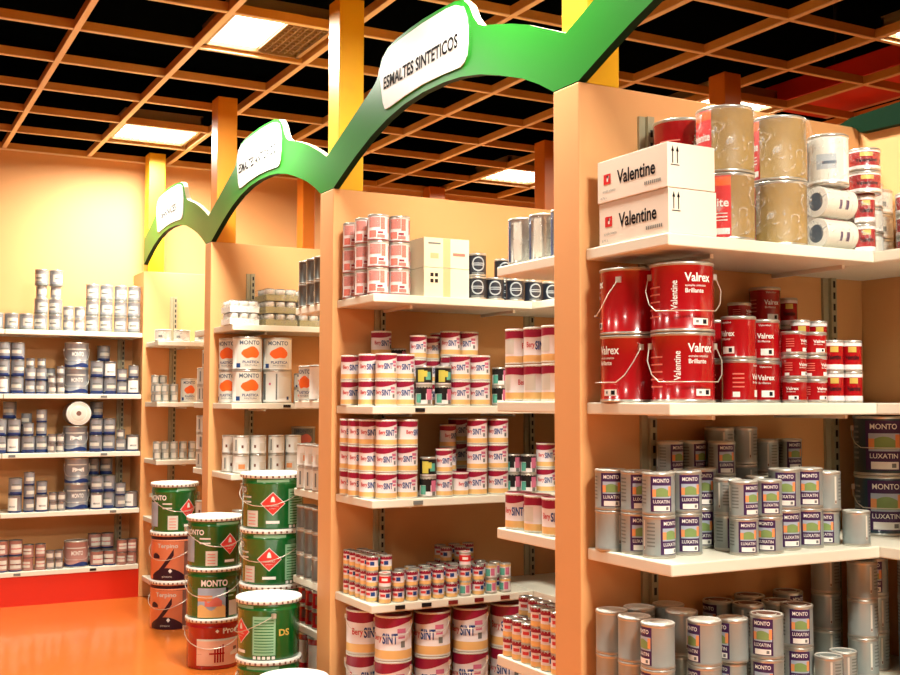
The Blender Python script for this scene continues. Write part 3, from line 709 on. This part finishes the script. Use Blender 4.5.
# ---- nearest bay
K['vn'] = dict(K['vb'], parts=K['vb']['parts'][:3], desc='big red bucket')
place(1.845, 'nearest top shelf', {
    F_: [(726, .09, 'kc kd', (-.05, .35)), (779, .10, 'kd kd', (-.1, .2)), (879, .058, 'vw vw rw rw', .2)],
    B_: [(678, .285, 'vn vn', .8), (853, .22, 'vw vw rw rw', .1), (830, .29, 'wp wp wp')]}, bx(0, 2.74), YF[0])
place(1.397, 'nearest second shelf', {
    F_: [(677, .093, 'vb vb', (.22, .12)), (739, .052, 'v1 v1', (1.2, -.9)), (764, .115, 'v1 v1', (.05, .0)), (793, .06, 'v2 v2 v2', (-.3, .8, .9)), (817, .06, 'v2 v2 v2', (.55, .9, .3)),
         (833, .05, 'vs vs', .1), (852, .05, 'vs vs', .1), (868, .065, 'vt vt', .0), (880, .07, 'vt vt', .1)],
    M_: [(865, .12, 'vs vs', .2), (715, .20, 'v1 v1', .9), (812, .19, 'v2 vs vs', .2), (833, .19, 'v2 vs vs', .2)],
    B_: [(632, .27, 'vb vb', (-1.3, -1.9)), (738, .31, 'v1 v1 v2', 1), (768, .30, 'v1 v1 v1', .3), (799, .30, 'v1 v1 vs', .1)]}, bx(0), YF[0])
place(.98, 'nearest third shelf', {
    F_: [(655, .14, 'l1 l1', (.75, .2)), (686, .14, 'l1 l1', (.25, .35)), (727, .15, 'l2 l2', (.7, 1.3)), (744, .055, 'l2 l2', (.35, .7)), (768, .055, 'l2 l2', (-.2, .3)), (788, .09, 'l1 l1', (.5, .15)), (811, .09, 'l1 l1', (.2, .2)), (834, .085, 'l2 l1', (.0, 2.6)), (854, .07, 'l2', 2.7)],
    M_: [(632, .23, 'l1 l1', (.2, .35)), (708, .24, 'l1 l1', .2), (760, .17, 'l2 l2', .1), (715, .25, 'l2 l2 l2', .35)],
    B_: [(608, .32, 'l1 l1', (2.4, .0)), (668, .32, 'l2 l2 l2', .8), (690, .32, 'l2 l2 l2', .8), (712, .33, 'l1 l1 l1', 2.2), (740, .31, 'l1 l1 l1', 2.4), (764, .32, 'l2 l2 l2', 2.), (787, .32, 'l2 l2 l2', .5)]}, bx(0), YF[0])
place(.575, 'nearest fourth shelf', {
    F_: [(655, .10, 'lt lt', (-1.1, -1.1)), (705, .07, 'lt lt', (-.9, -.9)), (735, .12, 'l2 lt', -.9), (765, .06, 'lo lo', (-.3, -.3)), (800, .12, 'lt lo', (.2, .2)), (823, .06, 'l2', 2.), (843, .07, 'l2', 2.2)],
    M_: [(634, .20, 'lt lt', 2.4), (682, .20, 'lt lt', 2.2), (748, .22, 'l1 lo', 1.5), (775, .22, 'l1 lo', .9)],
    B_: [(607, .31, 'lt lt', 2.4), (636, .32, 'lt lt', 2.4), (665, .32, 'lt lt', 2.5), (715, .32, 'l1 lo', -.8), (745, .33, 'lt lo', .8), (782, .33, 'lt lo', .8)]}, bx(0), YF[0])
place(.575, 'corner fourth shelf', {
    'left': [(None, (2.735, 2.42), 'l1 l1 l1', 2.4), (None, (2.73, 2.56), 'l1 l1 l1', 2.2)], 'right': [(None, (2.83, 2.46), 'l1 l1 l1', (2.4, 2.4, .0)), (None, (2.90, 2.37), 'l1 l1 l1', (2.4, .1, .1)), (None, (2.98, 2.30), 'l2 l2'), (None, (2.92, 2.2), 'l2 l2')]}, (2.665, 3.03, 1.4, PF[0]-.01))
place(.98, 'corner third shelf', {'single-row': [(None, (2.925, 2.50), 'lb lb', (.1, .1))]}, (2.665, 3.03, 1.4, PF[0]-.005))
place(1.845, 'corner top shelf', {'single-row': [(None, (2.84, 2.18), 'kd', (0,)), (None, (2.92, 2.36), 'rw rw rw', .1), (None, (2.82, 2.46), 'wp wp wp', .2), (None, (2.95, 2.53), 'wp wp wp', .4)]}, (2.75, 3.03, 1.4, PF[0]-.005))

# cartons on the nearest top shelf
def carton(x0, x1, y0, y1, z, h, lab, txt=True):
    e = empty('carton', ((x0+x1)/2, (y0+y1)/2, z+.0006)); w = (x1-x0)/2; d = (y1-y0)/2
    b = MB(); b.box(-w, w, -d, d, 0, h, BOX); b.quad([(-w, -.004, h+.0003), (w, -.004, h+.0003), (w, .004, h+.0003), (-w, .004, h+.0003)], TAPE); bo = b.obj('box', e, .002)
    t = MB(); pf = lambda u, v: (-w-.0008, -u, v)
    t.text('Valentine', INK, pf, .040, d*1.08, .022, h*.52, .022)
    t.quad([pf(-.125, h*.42), pf(-.092, h*.42), pf(-.092, h*.66), pf(-.125, h*.66)], REDL)
    t.quad([(-w-.0012, .110, h*.48), (-w-.0012, .103, h*.48), (-w-.0012, .103, h*.62), (-w-.0012, .110, h*.62)], WHITE)
    t.quad([(-w-.0012, .110, h*.56), (-w-.0012, .100, h*.56), (-w-.0012, .100, h*.62), (-w-.0012, .110, h*.62)], WHITE)
    for k in range(9): t.quad([pf(.06+k*.008, h*.16), pf(.0645+k*.008, h*.16), pf(.0645+k*.008, h*.24), pf(.06+k*.008, h*.24)], TINP)
    t.text('esmalte sintetico', TINP, pf, .008, .06, -.1, h*.26); t.text('0,75 L', TINP, pf, .007, .03, -.125, h*.1)
    # two "this way up" arrows on the front
    ff = lambda u, v: (u, -d-.0008, v)
    for x in (-w+.018, -w+.034):
        t.quad([ff(x-.0016, h*.54), ff(x+.0016, h*.54), ff(x+.0016, h*.84), ff(x-.0016, h*.84)], INK)
        t.quad([ff(x-.005, h*.80), ff(x+.005, h*.80), ff(x, h*.93)], INK)
    t.quad([ff(-w+.011, h*.49), ff(-w+.041, h*.49), ff(-w+.041, h*.51), ff(-w+.011, h*.51)], INK)
    t.obj('printing', bo)
    tag(e, lab, 'carton', 'white cartons with a red logo')
carton(1.892, 2.058, 2.292, 2.600, 1.845, .121, 'white carton with red logo, lower of two on the nearest top shelf')
carton(1.888, 2.052, 2.290, 2.602, 1.967, .121, 'white carton with red logo, upper of two on the nearest top shelf')
# lying tins in film beside the brown cans
def lying(x, y, z, r, L, lab, top=False):
    e = empty('lying_tin', (x, y, z)); n = 28
    b = MB().lathe([(r*.97, 0, LIDW), (r, .004, LIDW), (r*.97, .01, LIDW), (r*.97, L-.01, LIDW), (r, L-.004, LIDW), (r*.97, L, LIDW)], TIN, n)
    rot = lambda mb: [(v[2], v[1], v[0]+r) for v in mb.v]
    b.patch(r*.97, -.5*r, .1*r, .05, .06, PURPLE, .0004); b.patch(r*.97, -.5*r, .1*r, .075, .088, PURPLE, .0004); b.v = rot(b); bo = b.obj('body', e)
    l = MB().lathe([(r*.58, -.0016, MTXT), (r*.30, -.002, MTXT), (.001, -.0016, MTXT)], MTXT, n, cap0=False, cap1=False); l.lathe([(r*.97, -.0004), (r*.585, -.0014)], WHITEP, n, False, False)
    l.v = rot(l); l.obj('lid', bo)
    f = MB().lathe([(r*.9, -.002), (r*1.03, .006), (r*1.04, L*.6), (r*.9, L+.012), (r*.3, L+.03)], FILM, n); f.v = rot(f); f.obj('film', e)
    tag(e, lab, 'paint tin', 'tins lying on their side in clear film')
XL = x_at(819, YF[0]+.06, 1.9)
lying(XL-.015, YF[0]+.055, 1.846, .046, .125, 'tin lying on its side in film, lower one beside brown cans')
lying(XL-.015, YF[0]+.055, 1.940, .046, .125, 'tin lying on its side in film, upper one beside brown cans')
K['wp2'] = dict(K['sv']); 
instance('wx', XL+.048, YF[0]+.066, 2.036, -.9, 'white film-wrapped can standing on the two lying tins', 'film-wrapped can on the lying tins')

# ---- second bay
place(1.842, 'middle top shelf', {
    F_: [(378, .055, 'pk pk pk', .2), (399, .055, 'pk pk pk', .2), (477, .06, 'nv nv', .1), (495, .06, 'nv', .0), (515, .06, 'nv', .1), (533, .07, 'nv', .3), (550, .08, 'nv', .3)],
    M_: [(364, .17, 'pk pk pk', .1), (400, .18, 'pk pk', .3), (503, .17, 'nv nv', .3)],
    B_: [(353, .31, 'pk pk pk', .1)]}, (1.875, 3.0, YF[1]+.004, PF[1]-.024), YF[1])
def carton2(px0, px1, d0, d1, z, h, lab, marks):
    y0 = YF[1]+d0; y1 = YF[1]+d1; x0 = x_at(px0, y0, z); x1 = x_at(px1, y0, z)
    e = empty('carton', ((x0+x1)/2, (y0+y1)/2, z+.0006)); w = (x1-x0)/2; d = (y1-y0)/2
    b = MB(); b.box(-w, w, -d, d, 0, h, BOXC); b.box(-.018, .018, -d-.0006, -d, .001, h-.001, TAPE); bo = b.obj('box', e, .002)
    t = MB()
    if marks:
        for i in (0, 1):
            for j in (0, 1): t.quad([(-w+.03+i*.022, -d-.0008, h*.5+j*.026), (-w+.045+i*.022, -d-.0008, h*.5+j*.026), (-w+.045+i*.022, -d-.0008, h*.5+j*.026+.016), (-w+.03+i*.022, -d-.0008, h*.5+j*.026+.016)], BLK)
    else:
        t.quad([(.03, -d-.0008, h*.42), (w-.02, -d-.0008, h*.42), (w-.02, -d-.0008, h*.52), (.03, -d-.0008, h*.52)], REDW)
        t.quad([(-w+.03, -d-.0008, h*.3), (-w+.07, -d-.0008, h*.3), (-w+.07, -d-.0008, h*.48), (-w+.03, -d-.0008, h*.48)], TAPE)
        t.quad([(-w+.02, -d-.0008, h*.78), (-.03, -d-.0008, h*.78), (-.03, -d-.0008, h*.84), (-w+.02, -d-.0008, h*.84)], TINP)
    t.obj('printing', bo); tag(e, lab, 'carton', 'cream cartons on the middle top shelf')
carton2(424, 469, .05, .30, 1.842, .128, 'cream carton with black marks, lower one on middle top shelf', True)
carton2(424, 469, .05, .30, 1.972, .128, 'cream carton with red print, upper one on middle top shelf', False)
place(1.38, 'middle second shelf', {
    F_: [(386, .055, 's1 s1', (-.1, .1)), (404, .10, 's1 s1', .1), (424, .045, 'bw by', .1), (443, .045, 'bw by', .3), (460, .055, 's1 s1', .0), (480, .055, 's1 s1', -.1), (500, .06, 'bw bw', .2)],
    M_: [(369, .16, 's1 s1', .1), (418, .14, 's2 s2 s2', .0), (449, .16, 's1 s1 s1', .1), (468, .16, 's1 s1 s1', -.2), (512, .12, 'bw bw', .2), (433, .2, 's2 s2 s2', .4)],
    B_: [(351, .31, 's1 s1', .1), (381, .31, 's1 s1 s1', .3), (398, .31, 'bw bw bw', .3), (440, .3, 's1 s1 s1', .3)]}, bx(1), YF[1])
place(.996, 'middle third shelf', {
    F_: [(384, .055, 's1 s1 s1', (.0, .0, .3)), (407, .055, 's1 s1 s1', (-.1, -.1, .9)), (428, .045, 'bw by', .2), (444, .045, 's2 s2', .1), (460, .05, 's2', .9), (477, .055, 's1 s1 s1', -.1), (498, .055, 's1 s1 s1', -.1), (513, .10, 'bw bw', .2), (528, .05, 'bw bw', .2), (546, .05, 's1 s1', .2)],
    M_: [(367, .16, 's1 s1 s1', .1), (448, .15, 's2 s2 s2', .6)],
    B_: [(354, .25, 's1 s1 s1', .1), (343, .34, 's1 s1 s1', .0), (458, .31, 's1 s1 s1', .3)]}, (1.875, 2.9, YF[1]+.004, PF[1]-.024), YF[1])
fr = [(385+13.3*i, .03, 't1 t1') for i in range(0, 10)]
fr[0] = (385, .03, 't1 t3', (.1, .0)); fr[3] = (425, .03, 't1 t1'); fr[6] = (465, .03, 't2 t1 t3', 0); fr[8] = (491, .03, 't2 t2'); fr[9] = (505, .03, 't2 t2')
place(.574, 'middle fourth shelf', {
    F_: fr,
    M_: [(372, .09, 't1 t1 t1'), (386, .085, 't2 t1 t1'), (400, .09, 't1 t1'), (414, .09, 't1 t2'), (428, .09, 't1 t1'), (442, .09, 't1 t1'), (456, .09, 't1 t1 '), (469, .09, 't2 t1'), (482, .09, 't1 t1'), (495, .09, 't1 t2')],
    'third-row': [(366, .145, 't1 t1 t1'), (381, .145, 't2 t2 t2'), (410, .145, 't1 t2'), (424, .145, 't1 t1'), (438, .15, 't1 t1'), (452, .145, 't1 t1'), (466, .145, 't2 t1'), (480, .15, 't1 t1')],
    'fourth-row': [(361, .2, 't1 t1 t1'), (374, .2, 't1 t1 t1'), (432, .2, 't1 t1'), (446, .2, 't1 t1 t1'), (460, .2, 't1 t1 t1')],
    B_: [(355, .26, 't1 t1 t1'), (368, .26, 't1 t1 t1'), (349, .315, 't1 t1 t1'), (362, .315, 't1 t1 t1'), (440, .28, 't1 t1 t1'), (454, .28, 't1 t1 t1'), (468, .28, 't1 t1 t1')]}, bx(1), YF[1])
place(.15, 'middle lowest shelf', {
    F_: [(393, .09, 'sb sb', (-.35, -.35)), (432, .09, 'sb sb', (-.3, -.4)), (470, .09, 'sb sb', (-.4, -.3)), (508, .09, 'sb sb', (-.4, -.1))],
    B_: [(364, .26, 'sb sb', (.1, .3))]}, bx(1), YF[1])
place(.574, 'middle corner fourth shelf', {'left': [(None, (2.715, 3.98), 'g1 t1 t2', .1), (None, (2.715, 3.90), 't1 t2 t1', .1), (None, (2.715, 3.82), 't1 t1', .1)]}, (2.665, 3.03, 3.2, 4.5))
# rear face of the nearest partition
bk = (1.872, 2.65, PB[0]+.003, 3.164)
place(1.845, 'top shelf behind nearest partition', {'single-row': [(None, (1.935, 3.085), 'sv', .3), (None, (1.95, 2.98), 'sv', .2), (None, (1.96, 2.87), 'sv', .1)]}, bk)
place(1.4, 'second shelf behind nearest partition', {'single-row': [(None, (1.935, 3.11), 's3 s3', (.9, 1.2)), (None, (1.94, 3.005), 's3 s3', (1.5, .1)), (None, (1.94, 2.90), 's3 s3', 1.2)]}, bk)
place(.986, 'third shelf behind nearest partition', {'single-row': [(None, (1.935, 3.11), 's3', (-.2,)), (None, (1.94, 3.005), 's3', 1.3), (None, (1.94, 2.90), 's3', -.1)]}, bk)
place(.576, 'fourth shelf behind nearest partition', {'outer': [(None, (1.915, 3.13-.056*i), 't1 t1' if i < 3 else 't1 t1 t1', .1) for i in range(6)], 'inner': [(None, (1.975, 3.13-.056*i), 't2 t1 t1', .2) for i in range(6)]}, bk)

# ---- third bay
place(1.83, 'third-bay top shelf', {F_: [(238, .1, 'tw tw'), (276, .11, 'tp tp tp'), (309, .11, 'tp tp tp')]}, bx(2), YF[2])
place(1.387, 'third-bay second shelf', {F_: [(247, .09, 'mo mo', (.1, .1)), (277, .09, 'mb mo', (.0, .0)), (301, .06, 'ms ms', .1)], B_: [(233, .26, 'mo mo', -.6)]}, bx(2), YF[2])
place(.991, 'third-bay third shelf', {F_: [(241, .055, 'w2 w1', .2), (258, .055, 'w1 w1', -.3), (276, .055, 'w1 w1', .3), (293, .055, 'w2 w1', -.4)], B_: [(230, .2, 'w1 w1'), (303, .25, 'w1 mg', .0)]}, bx(2), YF[2])
place(.575, 'third-bay fourth shelf', {F_: [(240, .06, 'w1 w1')]}, bx(2), YF[2])
bk = (1.872, 2.65, PB[1]+.003, 5.058)
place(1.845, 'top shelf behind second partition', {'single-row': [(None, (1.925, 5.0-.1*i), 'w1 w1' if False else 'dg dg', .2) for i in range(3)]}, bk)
place(1.4, 'second shelf behind second partition', {'single-row': [(None, (1.94, 4.99), 'mm', -.8), (None, (1.94, 4.85), 'mm', 1.2)]}, bk)
place(.985, 'third shelf behind second partition', {'single-row': [(None, (1.925, 5.0-.1*i), 'w1 w2', .2) for i in range(3)]}, bk)
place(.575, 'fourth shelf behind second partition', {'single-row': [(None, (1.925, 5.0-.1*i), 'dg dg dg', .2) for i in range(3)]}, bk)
place(.36, 'fifth shelf behind second partition', {'single-row': [(None, (1.93, 5.0-.09*i), 'dr dr', .2) for i in range(3)]}, bk)
place(.15, 'lowest shelf behind second partition', {'single-row': [(None, (1.94, 4.98-.13*i), 'ro', .2) for i in range(2)]}, bk)

# ---- fourth bay
place(1.817, 'farthest-bay top shelf', {F_: [(161, .07, 'wp'), (182, .07, 'wp'), (203, .07, 'wp')]}, bx(3), YF[3])
place(1.39, 'farthest-bay second shelf', {F_: [(156, .05, 'g1 g1'), (165, .05, 'g1 g1'), (174, .05, 'g1 g1'), (189, .07, 'mm', .0)], M_: [(153, .13, 'g1 g1 g1'), (163, .13, 'g1 g1 g1')]}, bx(3), YF[3])
place(.988, 'farthest-bay third shelf', {F_: [(156, .05, 'g1 g1'), (165, .05, 'g1 g1'), (174, .05, 'g1 g1'), (183, .05, 'g1 g1'), (192, .05, 'g1 g1')]}, bx(3), YF[3])
bk = (1.872, 2.65, PB[2]+.003, 6.834)
place(1.39, 'second shelf behind third partition', {'single-row': [(None, (1.935, 6.78), 'w1 w1'), (None, (1.935, 6.67), 'w1 w1 w1')]}, bk)
place(.99, 'third shelf behind third partition', {'single-row': [(None, (1.935, 6.78), 'w1 w1 w1'), (None, (1.935, 6.67), 'w1 w1 w1')]}, bk)
place(.575, 'fourth shelf behind third partition', {'single-row': [(None, (1.935, 6.78), 'w1 w1'), (None, (1.935, 6.67), 'dr dr')]}, bk)

# ---- end wall
ebx = (.80, 1.856, 8.134, YE-.024)
P = place
P(EL[0], 'end wall top shelf', {F_: [(1, .06, 'ew'), (11.5, .06, 'ew'), (24.5, .06, 'ew'), (40, .06, 'ew ew te' if False else 'ew ew ex ew'), (54, .06, 'ew ew ex ew'), (68, .05, 'ex ex'), (79, .05, 'ex ex'), (92, .06, 'ew ew ew'), (106, .06, 'ew ew ew'), (121, .06, 'ew ew ew'), (134, .06, 'ew ew ew')]}, ebx, 8.13)
P(EL[1], 'end wall second shelf', {F_: [(3, .06, 'e4 e1 e1'), (17, .06, 'e1 e1 e1'), (30, .05, 'e2 e2 e3'), (41, .05, 'e2 e2 e3'), (52, .04, 'e3 e3'), (60.5, .04, 'e3 e3 e3'), (77.5, .10, 'eb eb', 0), (97, .06, 'e1 e1'), (109.5, .06, 'e1 e4'), (121.5, .05, 'e2 e2'), (132.5, .05, 'e4 e2')],
    B_: [(103, .2, 'e1 e1 e1'), (50, .15, 'e2 e2')]}, ebx, 8.13)
P(EL[2], 'end wall third shelf', {F_: [(2, .06, 'e1 e1'), (16, .06, 'e4 e1'), (30, .05, 'e1 e2'), (40.5, .05, 'e1 e2 e2'), (49, .04, 'e3 e3'), (57, .04, 'e3 e3'), (76.5, .10, 'em', 0), (96.5, .06, 'e1 e1'), (110, .06, 'e1 e1'), (122, .05, 'e2 e3'), (133.5, .05, 'e4')],
    B_: [(9, .2, 'e1 e1 e1'), (26, .17, 'e2 e2 e2'), (96, .2, 'e1 e1 e1')]}, ebx, 8.13)
P(EL[3], 'end wall fourth shelf', {F_: [(15, .06, 'e4 e1'), (30, .05, 'e2 e2 e2'), (42, .05, 'e4 e2'), (52, .04, 'e3 e3'), (60.5, .04, 'e3 e3'), (78, .10, 'eb em', 0), (99, .06, 'e4 e1'), (112.5, .06, 'e1 e1'), (124, .05, 'e2 e2'), (134, .05, 'e4')],
    B_: [(93, .2, 'e1 e1 e1'), (105, .2, 'e1 e1 e1')]}, ebx, 8.13)
P(EL[4], 'end wall lowest shelf', {F_: [(2, .06, 'e5 e5'), (14, .06, 'e5 e5'), (28, .05, 'e6 e6'), (41, .05, 'e6 e6'), (50, .04, 'e3 e3'), (58, .04, 'e3 e3'), (77, .10, 'er', 0), (98, .06, 'e5'), (112, .06, 'e5'), (123.5, .05, 'e6 e6'), (134, .05, 'e6 e6')],
    B_: [(94, .2, 'e5 e5'), (107, .2, 'e5 e5')]}, ebx, 8.13)
# bucket lying on top of the M bucket, its round white lid to the front
def lying_bucket():
    z = EL[2]+.186; y = 8.15; x = x_at(76.5, 8.23, z)
    e = empty('paint_bucket', (x, y, z)); r = .086
    b = MB().lathe([(r, 0, LIDW), (r, .008, EGREY), (r*.97, .012, EGREY), (r*.95, .175, LIDW), (r*.9, .18, LIDW)], EGREY, 26); b.v = [(v[0], v[2], v[1]+r) for v in b.v]; b.obj('body', e)
    l = MB().lathe([(r*.96, -.002, WHITEP), (r*.9, -.004, LIDW), (r*.66, -.0015, WHITEP), (r*.62, -.003, LIDW), (r*.2, -.003, TAB), (.001, -.003, TAB)], WHITEP, 26, False, False); l.v = [(v[0], v[2], v[1]+r) for v in l.v]; l.obj('lid', e)
    tag(e, 'bucket lying on its side, round white lid facing out, end wall third shelf', 'paint bucket')
lying_bucket()

# ------------------------------------------------------------------ floor drums
def drum(key, desc, body, deco, lidM=DLID):
    r, h = .140, .262; R = r*.985
    B = MB().lathe([(r*.96, 0, body), (r*.985, .004, body), (r*.985, h*.80, body), (r*1.0, h*.81, body), (r*1.0, h*.83, body), (r*.985, h*.84, body), (r*.985, h*.90, body), (r*1.0, h*.91, body), (r*1.0, h*.93, body)], body, 40)
    Ld = MB().lathe([(r*1.0, h*.915), (r*1.055, h*.92), (r*1.055, h*.985), (r*1.03, h*.998), (r*.98, h), (r*.93, h*.992)], lidM, 40)
    for k in range(36):
        a = (k-18)*2*PI/36*R*1.05/R
        Ld.patch(r*1.055, a*r*1.055-.005, a*r*1.055+.004, h*.925, h*.965, TAB, .0005)
    L = MB(); T = MB(); deco(L, T, R, h)
    Hn = MB(); z = h*.74; pts = []
    for k in range(13):
        t = k/12; a = -PI*.62+t*PI*1.0     # bail from the left ear across the front
        pts.append(((r+.010)*math.sin(a), -(r+.010)*math.cos(a), z-.085*math.sin(PI*t)))
    Hn.tube(pts, .002, WIRE)
    for p in (pts[0], pts[-1]):
        q = Vector(p)*1.0; Hn.box(q.x-.008, q.x+.008, q.y-.008, q.y+.008, z-.01, z+.01, WIRE)
    kind(key, 'paint_drum', 'paint drum', desc, r*1.055, h, [('body', B.mesh('body'), -1), ('lid', Ld.mesh('lid'), -1), ('label', L.mesh('label'), 0)]+([('lettering', T.mesh('lettering'), 0)] if T.v else [])+[('handle', Hn.mesh('handle'), -1)])
def diamond(L, R, cu, cz, s, M, off): L.patch(R, cu-s, cu+s, lambda u: cz-(s-abs(u-cu)), lambda u: cz+(s-abs(u-cu)), M, off)
def deco_green(L, T, R, h):
    L.patch(R, -.075, .075, h*.845, h*.895, DPAN, .0006)
    diamond(L, R, 0, h*.46, .056, WHITE, .0006); diamond(L, R, 0, h*.46, .052, DIAM, .0010)
    L.patch(R, -.010, .010, lambda u: h*.49, lambda u: h*.49+.026*max(0, 1-(u/.010)**2)**.7+.001, WHITE, .0014)
    T.text('INFLAMABLE', WHITE, wrap(R, .0016), .007, .05, 0, h*.42); T.text('peligro', WHITE, wrap(R, .0016), .006, .03, 0, h*.37)
    L.patch(R, -.130, -.068, h*.04, h*.33, LIDW, .0006); 
    for k in range(4): L.patch(R, -.120, -.080, h*(.08+.06*k), h*(.095+.06*k), REDW, .0010)
    L.patch(R, .072, .175, h*.08, h*.72, DPAN, .0006)
    for k in range(12): L.patch(R, .08, .166, h*(.12+.048*k), h*(.135+.048*k), DGRN, .0010)
    for k in range(5): L.patch(R, .075+.021*k, .089+.021*k, h*.015, h*.065, WHITE, .0010)
    L.patch(R, -.03, .03, h*.10, h*.15, WHITE, .0006)
    T.text('DS', GOLD, wrap(R, .0016), .03, .05, .215, h*.45, .03)
    T.text('MONTO', WHITE, wrap(R, .0016), .028, .13, -.205, h*.70, .03)
    for k in range(2): L.patch(R, -.165, -.105, h*(.47+.09*k), h*(.50+.09*k), LIDW, .0010)
    L.patch(R, -.30, -.20, h*.1, h*.6, SKY, .0006)
def deco_monto(L, T, R, h):
    L.patch(R, -.10, .05, h*.02, h*.60, SKY, .0006); L.patch(R, -.10, .05, h*.02, lambda u: h*(.22+.06*math.sin(u*60)), SYEL, .0010)
    L.patch(R, -.06, .03, h*.24, lambda u: h*(.30+.12*abs(math.cos(u*40))), REDW, .0012)
    L.patch(R, -.10, -.02, h*.34, h*.46, ORNG, .0009); L.patch(R, .05, .065, h*.0, h*.6, INK, .0008)
    T.text('MONTO', WHITE, wrap(R, .0016), .034, .14, -.01, h*.70, .03)
    L.patch(R, .07, .13, h*.04, h*.34, LIDW, .0008); L.patch(R, .04, .12, h*.5, h*.55, DPAN, .0008); L.patch(R, .04, .10, h*.42, h*.45, DPAN, .0008)
def deco_red(L, T, R, h):
    L.patch(R, -.13, .35, h*.08, h*.56, PEACH, .0006); L.patch(R, -.13, .35, h*.56, h*.60, LIDW, .0006)
    L.patch(R, -.13, -.10, lambda u: h*.30-(u+.10)*-.0, lambda u: h*.30+.001, DRED, .0010)
    for k in range(4): L.patch(R, -.035+.014*k, -.026+.014*k, h*.14, h*(.40+.03*k), DRED, .0012)
    L.patch(R, -.06, .02, h*.30, h*.33, DRED, .0012)
    L.patch(R, .055, .13, h*.26, lambda u: h*(.31+.05*math.sin((u-.055)*42)), WHITE, .0012); L.patch(R, .075, .10, h*.34, h*.42, TAB, .0012)
    T.text('Procolor', WHITE, wrap(R, .0016), .032, .17, .095, h*.76, .03)
    diamond(L, R, -.02, h*.755, .010, WHITE, .0014)
def deco_copper(L, T, R, h):
    L.patch(R, -PI*R, PI*R, h*.80, h*.90, MAR, .0005)
    L.patch(R, -.13, .085, h*.01, lambda u: h*(.10+.16*max(0, 1-((u+.02)/.11)**2)), MAR, .0007)
    L.patch(R, -.10, .02, lambda u: h*(.10+.42*((u+.10)/.12)**1.6), lambda u: h*(.16+.50*((u+.10)/.12)**1.3), MAR, .0009)
    L.patch(R, -.125, -.07, h*.45, lambda u: h*(.5+.06*math.cos((u+.1)*50)), MAR, .0009)
    diamond(L, R, -.0, h*.20, .012, WHITE, .0014)
    T.text('Terpino', LIDW, wrap(R, .0016), .030, .13, -.02, h*.70, .01)
    T.text('pintura', LIDW, wrap(R, .0016), .012, .06, -.02, h*.08)
    L.patch(R, .085, .11, h*.0, h*.8, TAB, .0007)
drum('dg_', 'green drum with red diamond', DGRN, deco_green)
drum('dm_', 'green drum with landscape picture', DGRN, deco_monto)
drum('dr_', 'red and peach drum', DRED, deco_red)
drum('dc_', 'copper drum with dark swirl', COPP, deco_copper, DLID)
def stack(px, Y, keys, turns, name, sxy=1., sz=1.):
    X = x_at(px, Y, .5); z = .0008
    for q, (k, t) in enumerate(zip(keys, turns)):
        N = len(keys); w = ['bottom', 'second', 'third', 'top'][q if q < N-1 else 3] if N > 1 else 'single'
        dd = instance(k, X, Y, z, -math.atan2(X, Y)+t, '%s, %s' % (K[k]['desc'], 'standing alone on the %s' % name if len(keys) == 1 else '%s of the %s' % (w, name)), 'paint drums on the floor')
        dd.scale = (sxy, sxy, sz)
        z += K[k]['h']*sz+.001
SCL = {}
stack(174, 7.0, ['dc_', 'dc_', 'dg_'], [-.2, -.15, .65], 'left floor stack by the farthest bay', 1., 1.13)
K['dc_'] = K['dc_']
stack(214, 5.89, ['dr_', 'dm_', 'dg_'], [.3, .1, .62], 'middle floor stack beside the red drum')
stack(272, 5.235, ['dg_', 'dg_', 'dg_', 'dg_'], [0, -.1, -.1, .0], 'tall rear floor stack', 1.07, 1.)
stack(269, 4.86, ['dg_', 'dg_'], [-.2, -1.05], 'short front floor stack')
stack(294, 4.42, ['dg_'], [0], 'floor by the second partition')

# ------------------------------------------------------------------ world and colour
W = bpy.data.worlds.new('world'); SC.world = W; W.use_nodes = True
W.node_tree.nodes['Background'].inputs[0].default_value = (.25, .2, .15, 1); W.node_tree.nodes['Background'].inputs[1].default_value = .2
SC.view_settings.view_transform = 'Standard'; SC.view_settings.look = 'None'; SC.view_settings.gamma = 1
SC.view_settings.exposure = -0.05
SC.cycles.diffuse_bounces = 2
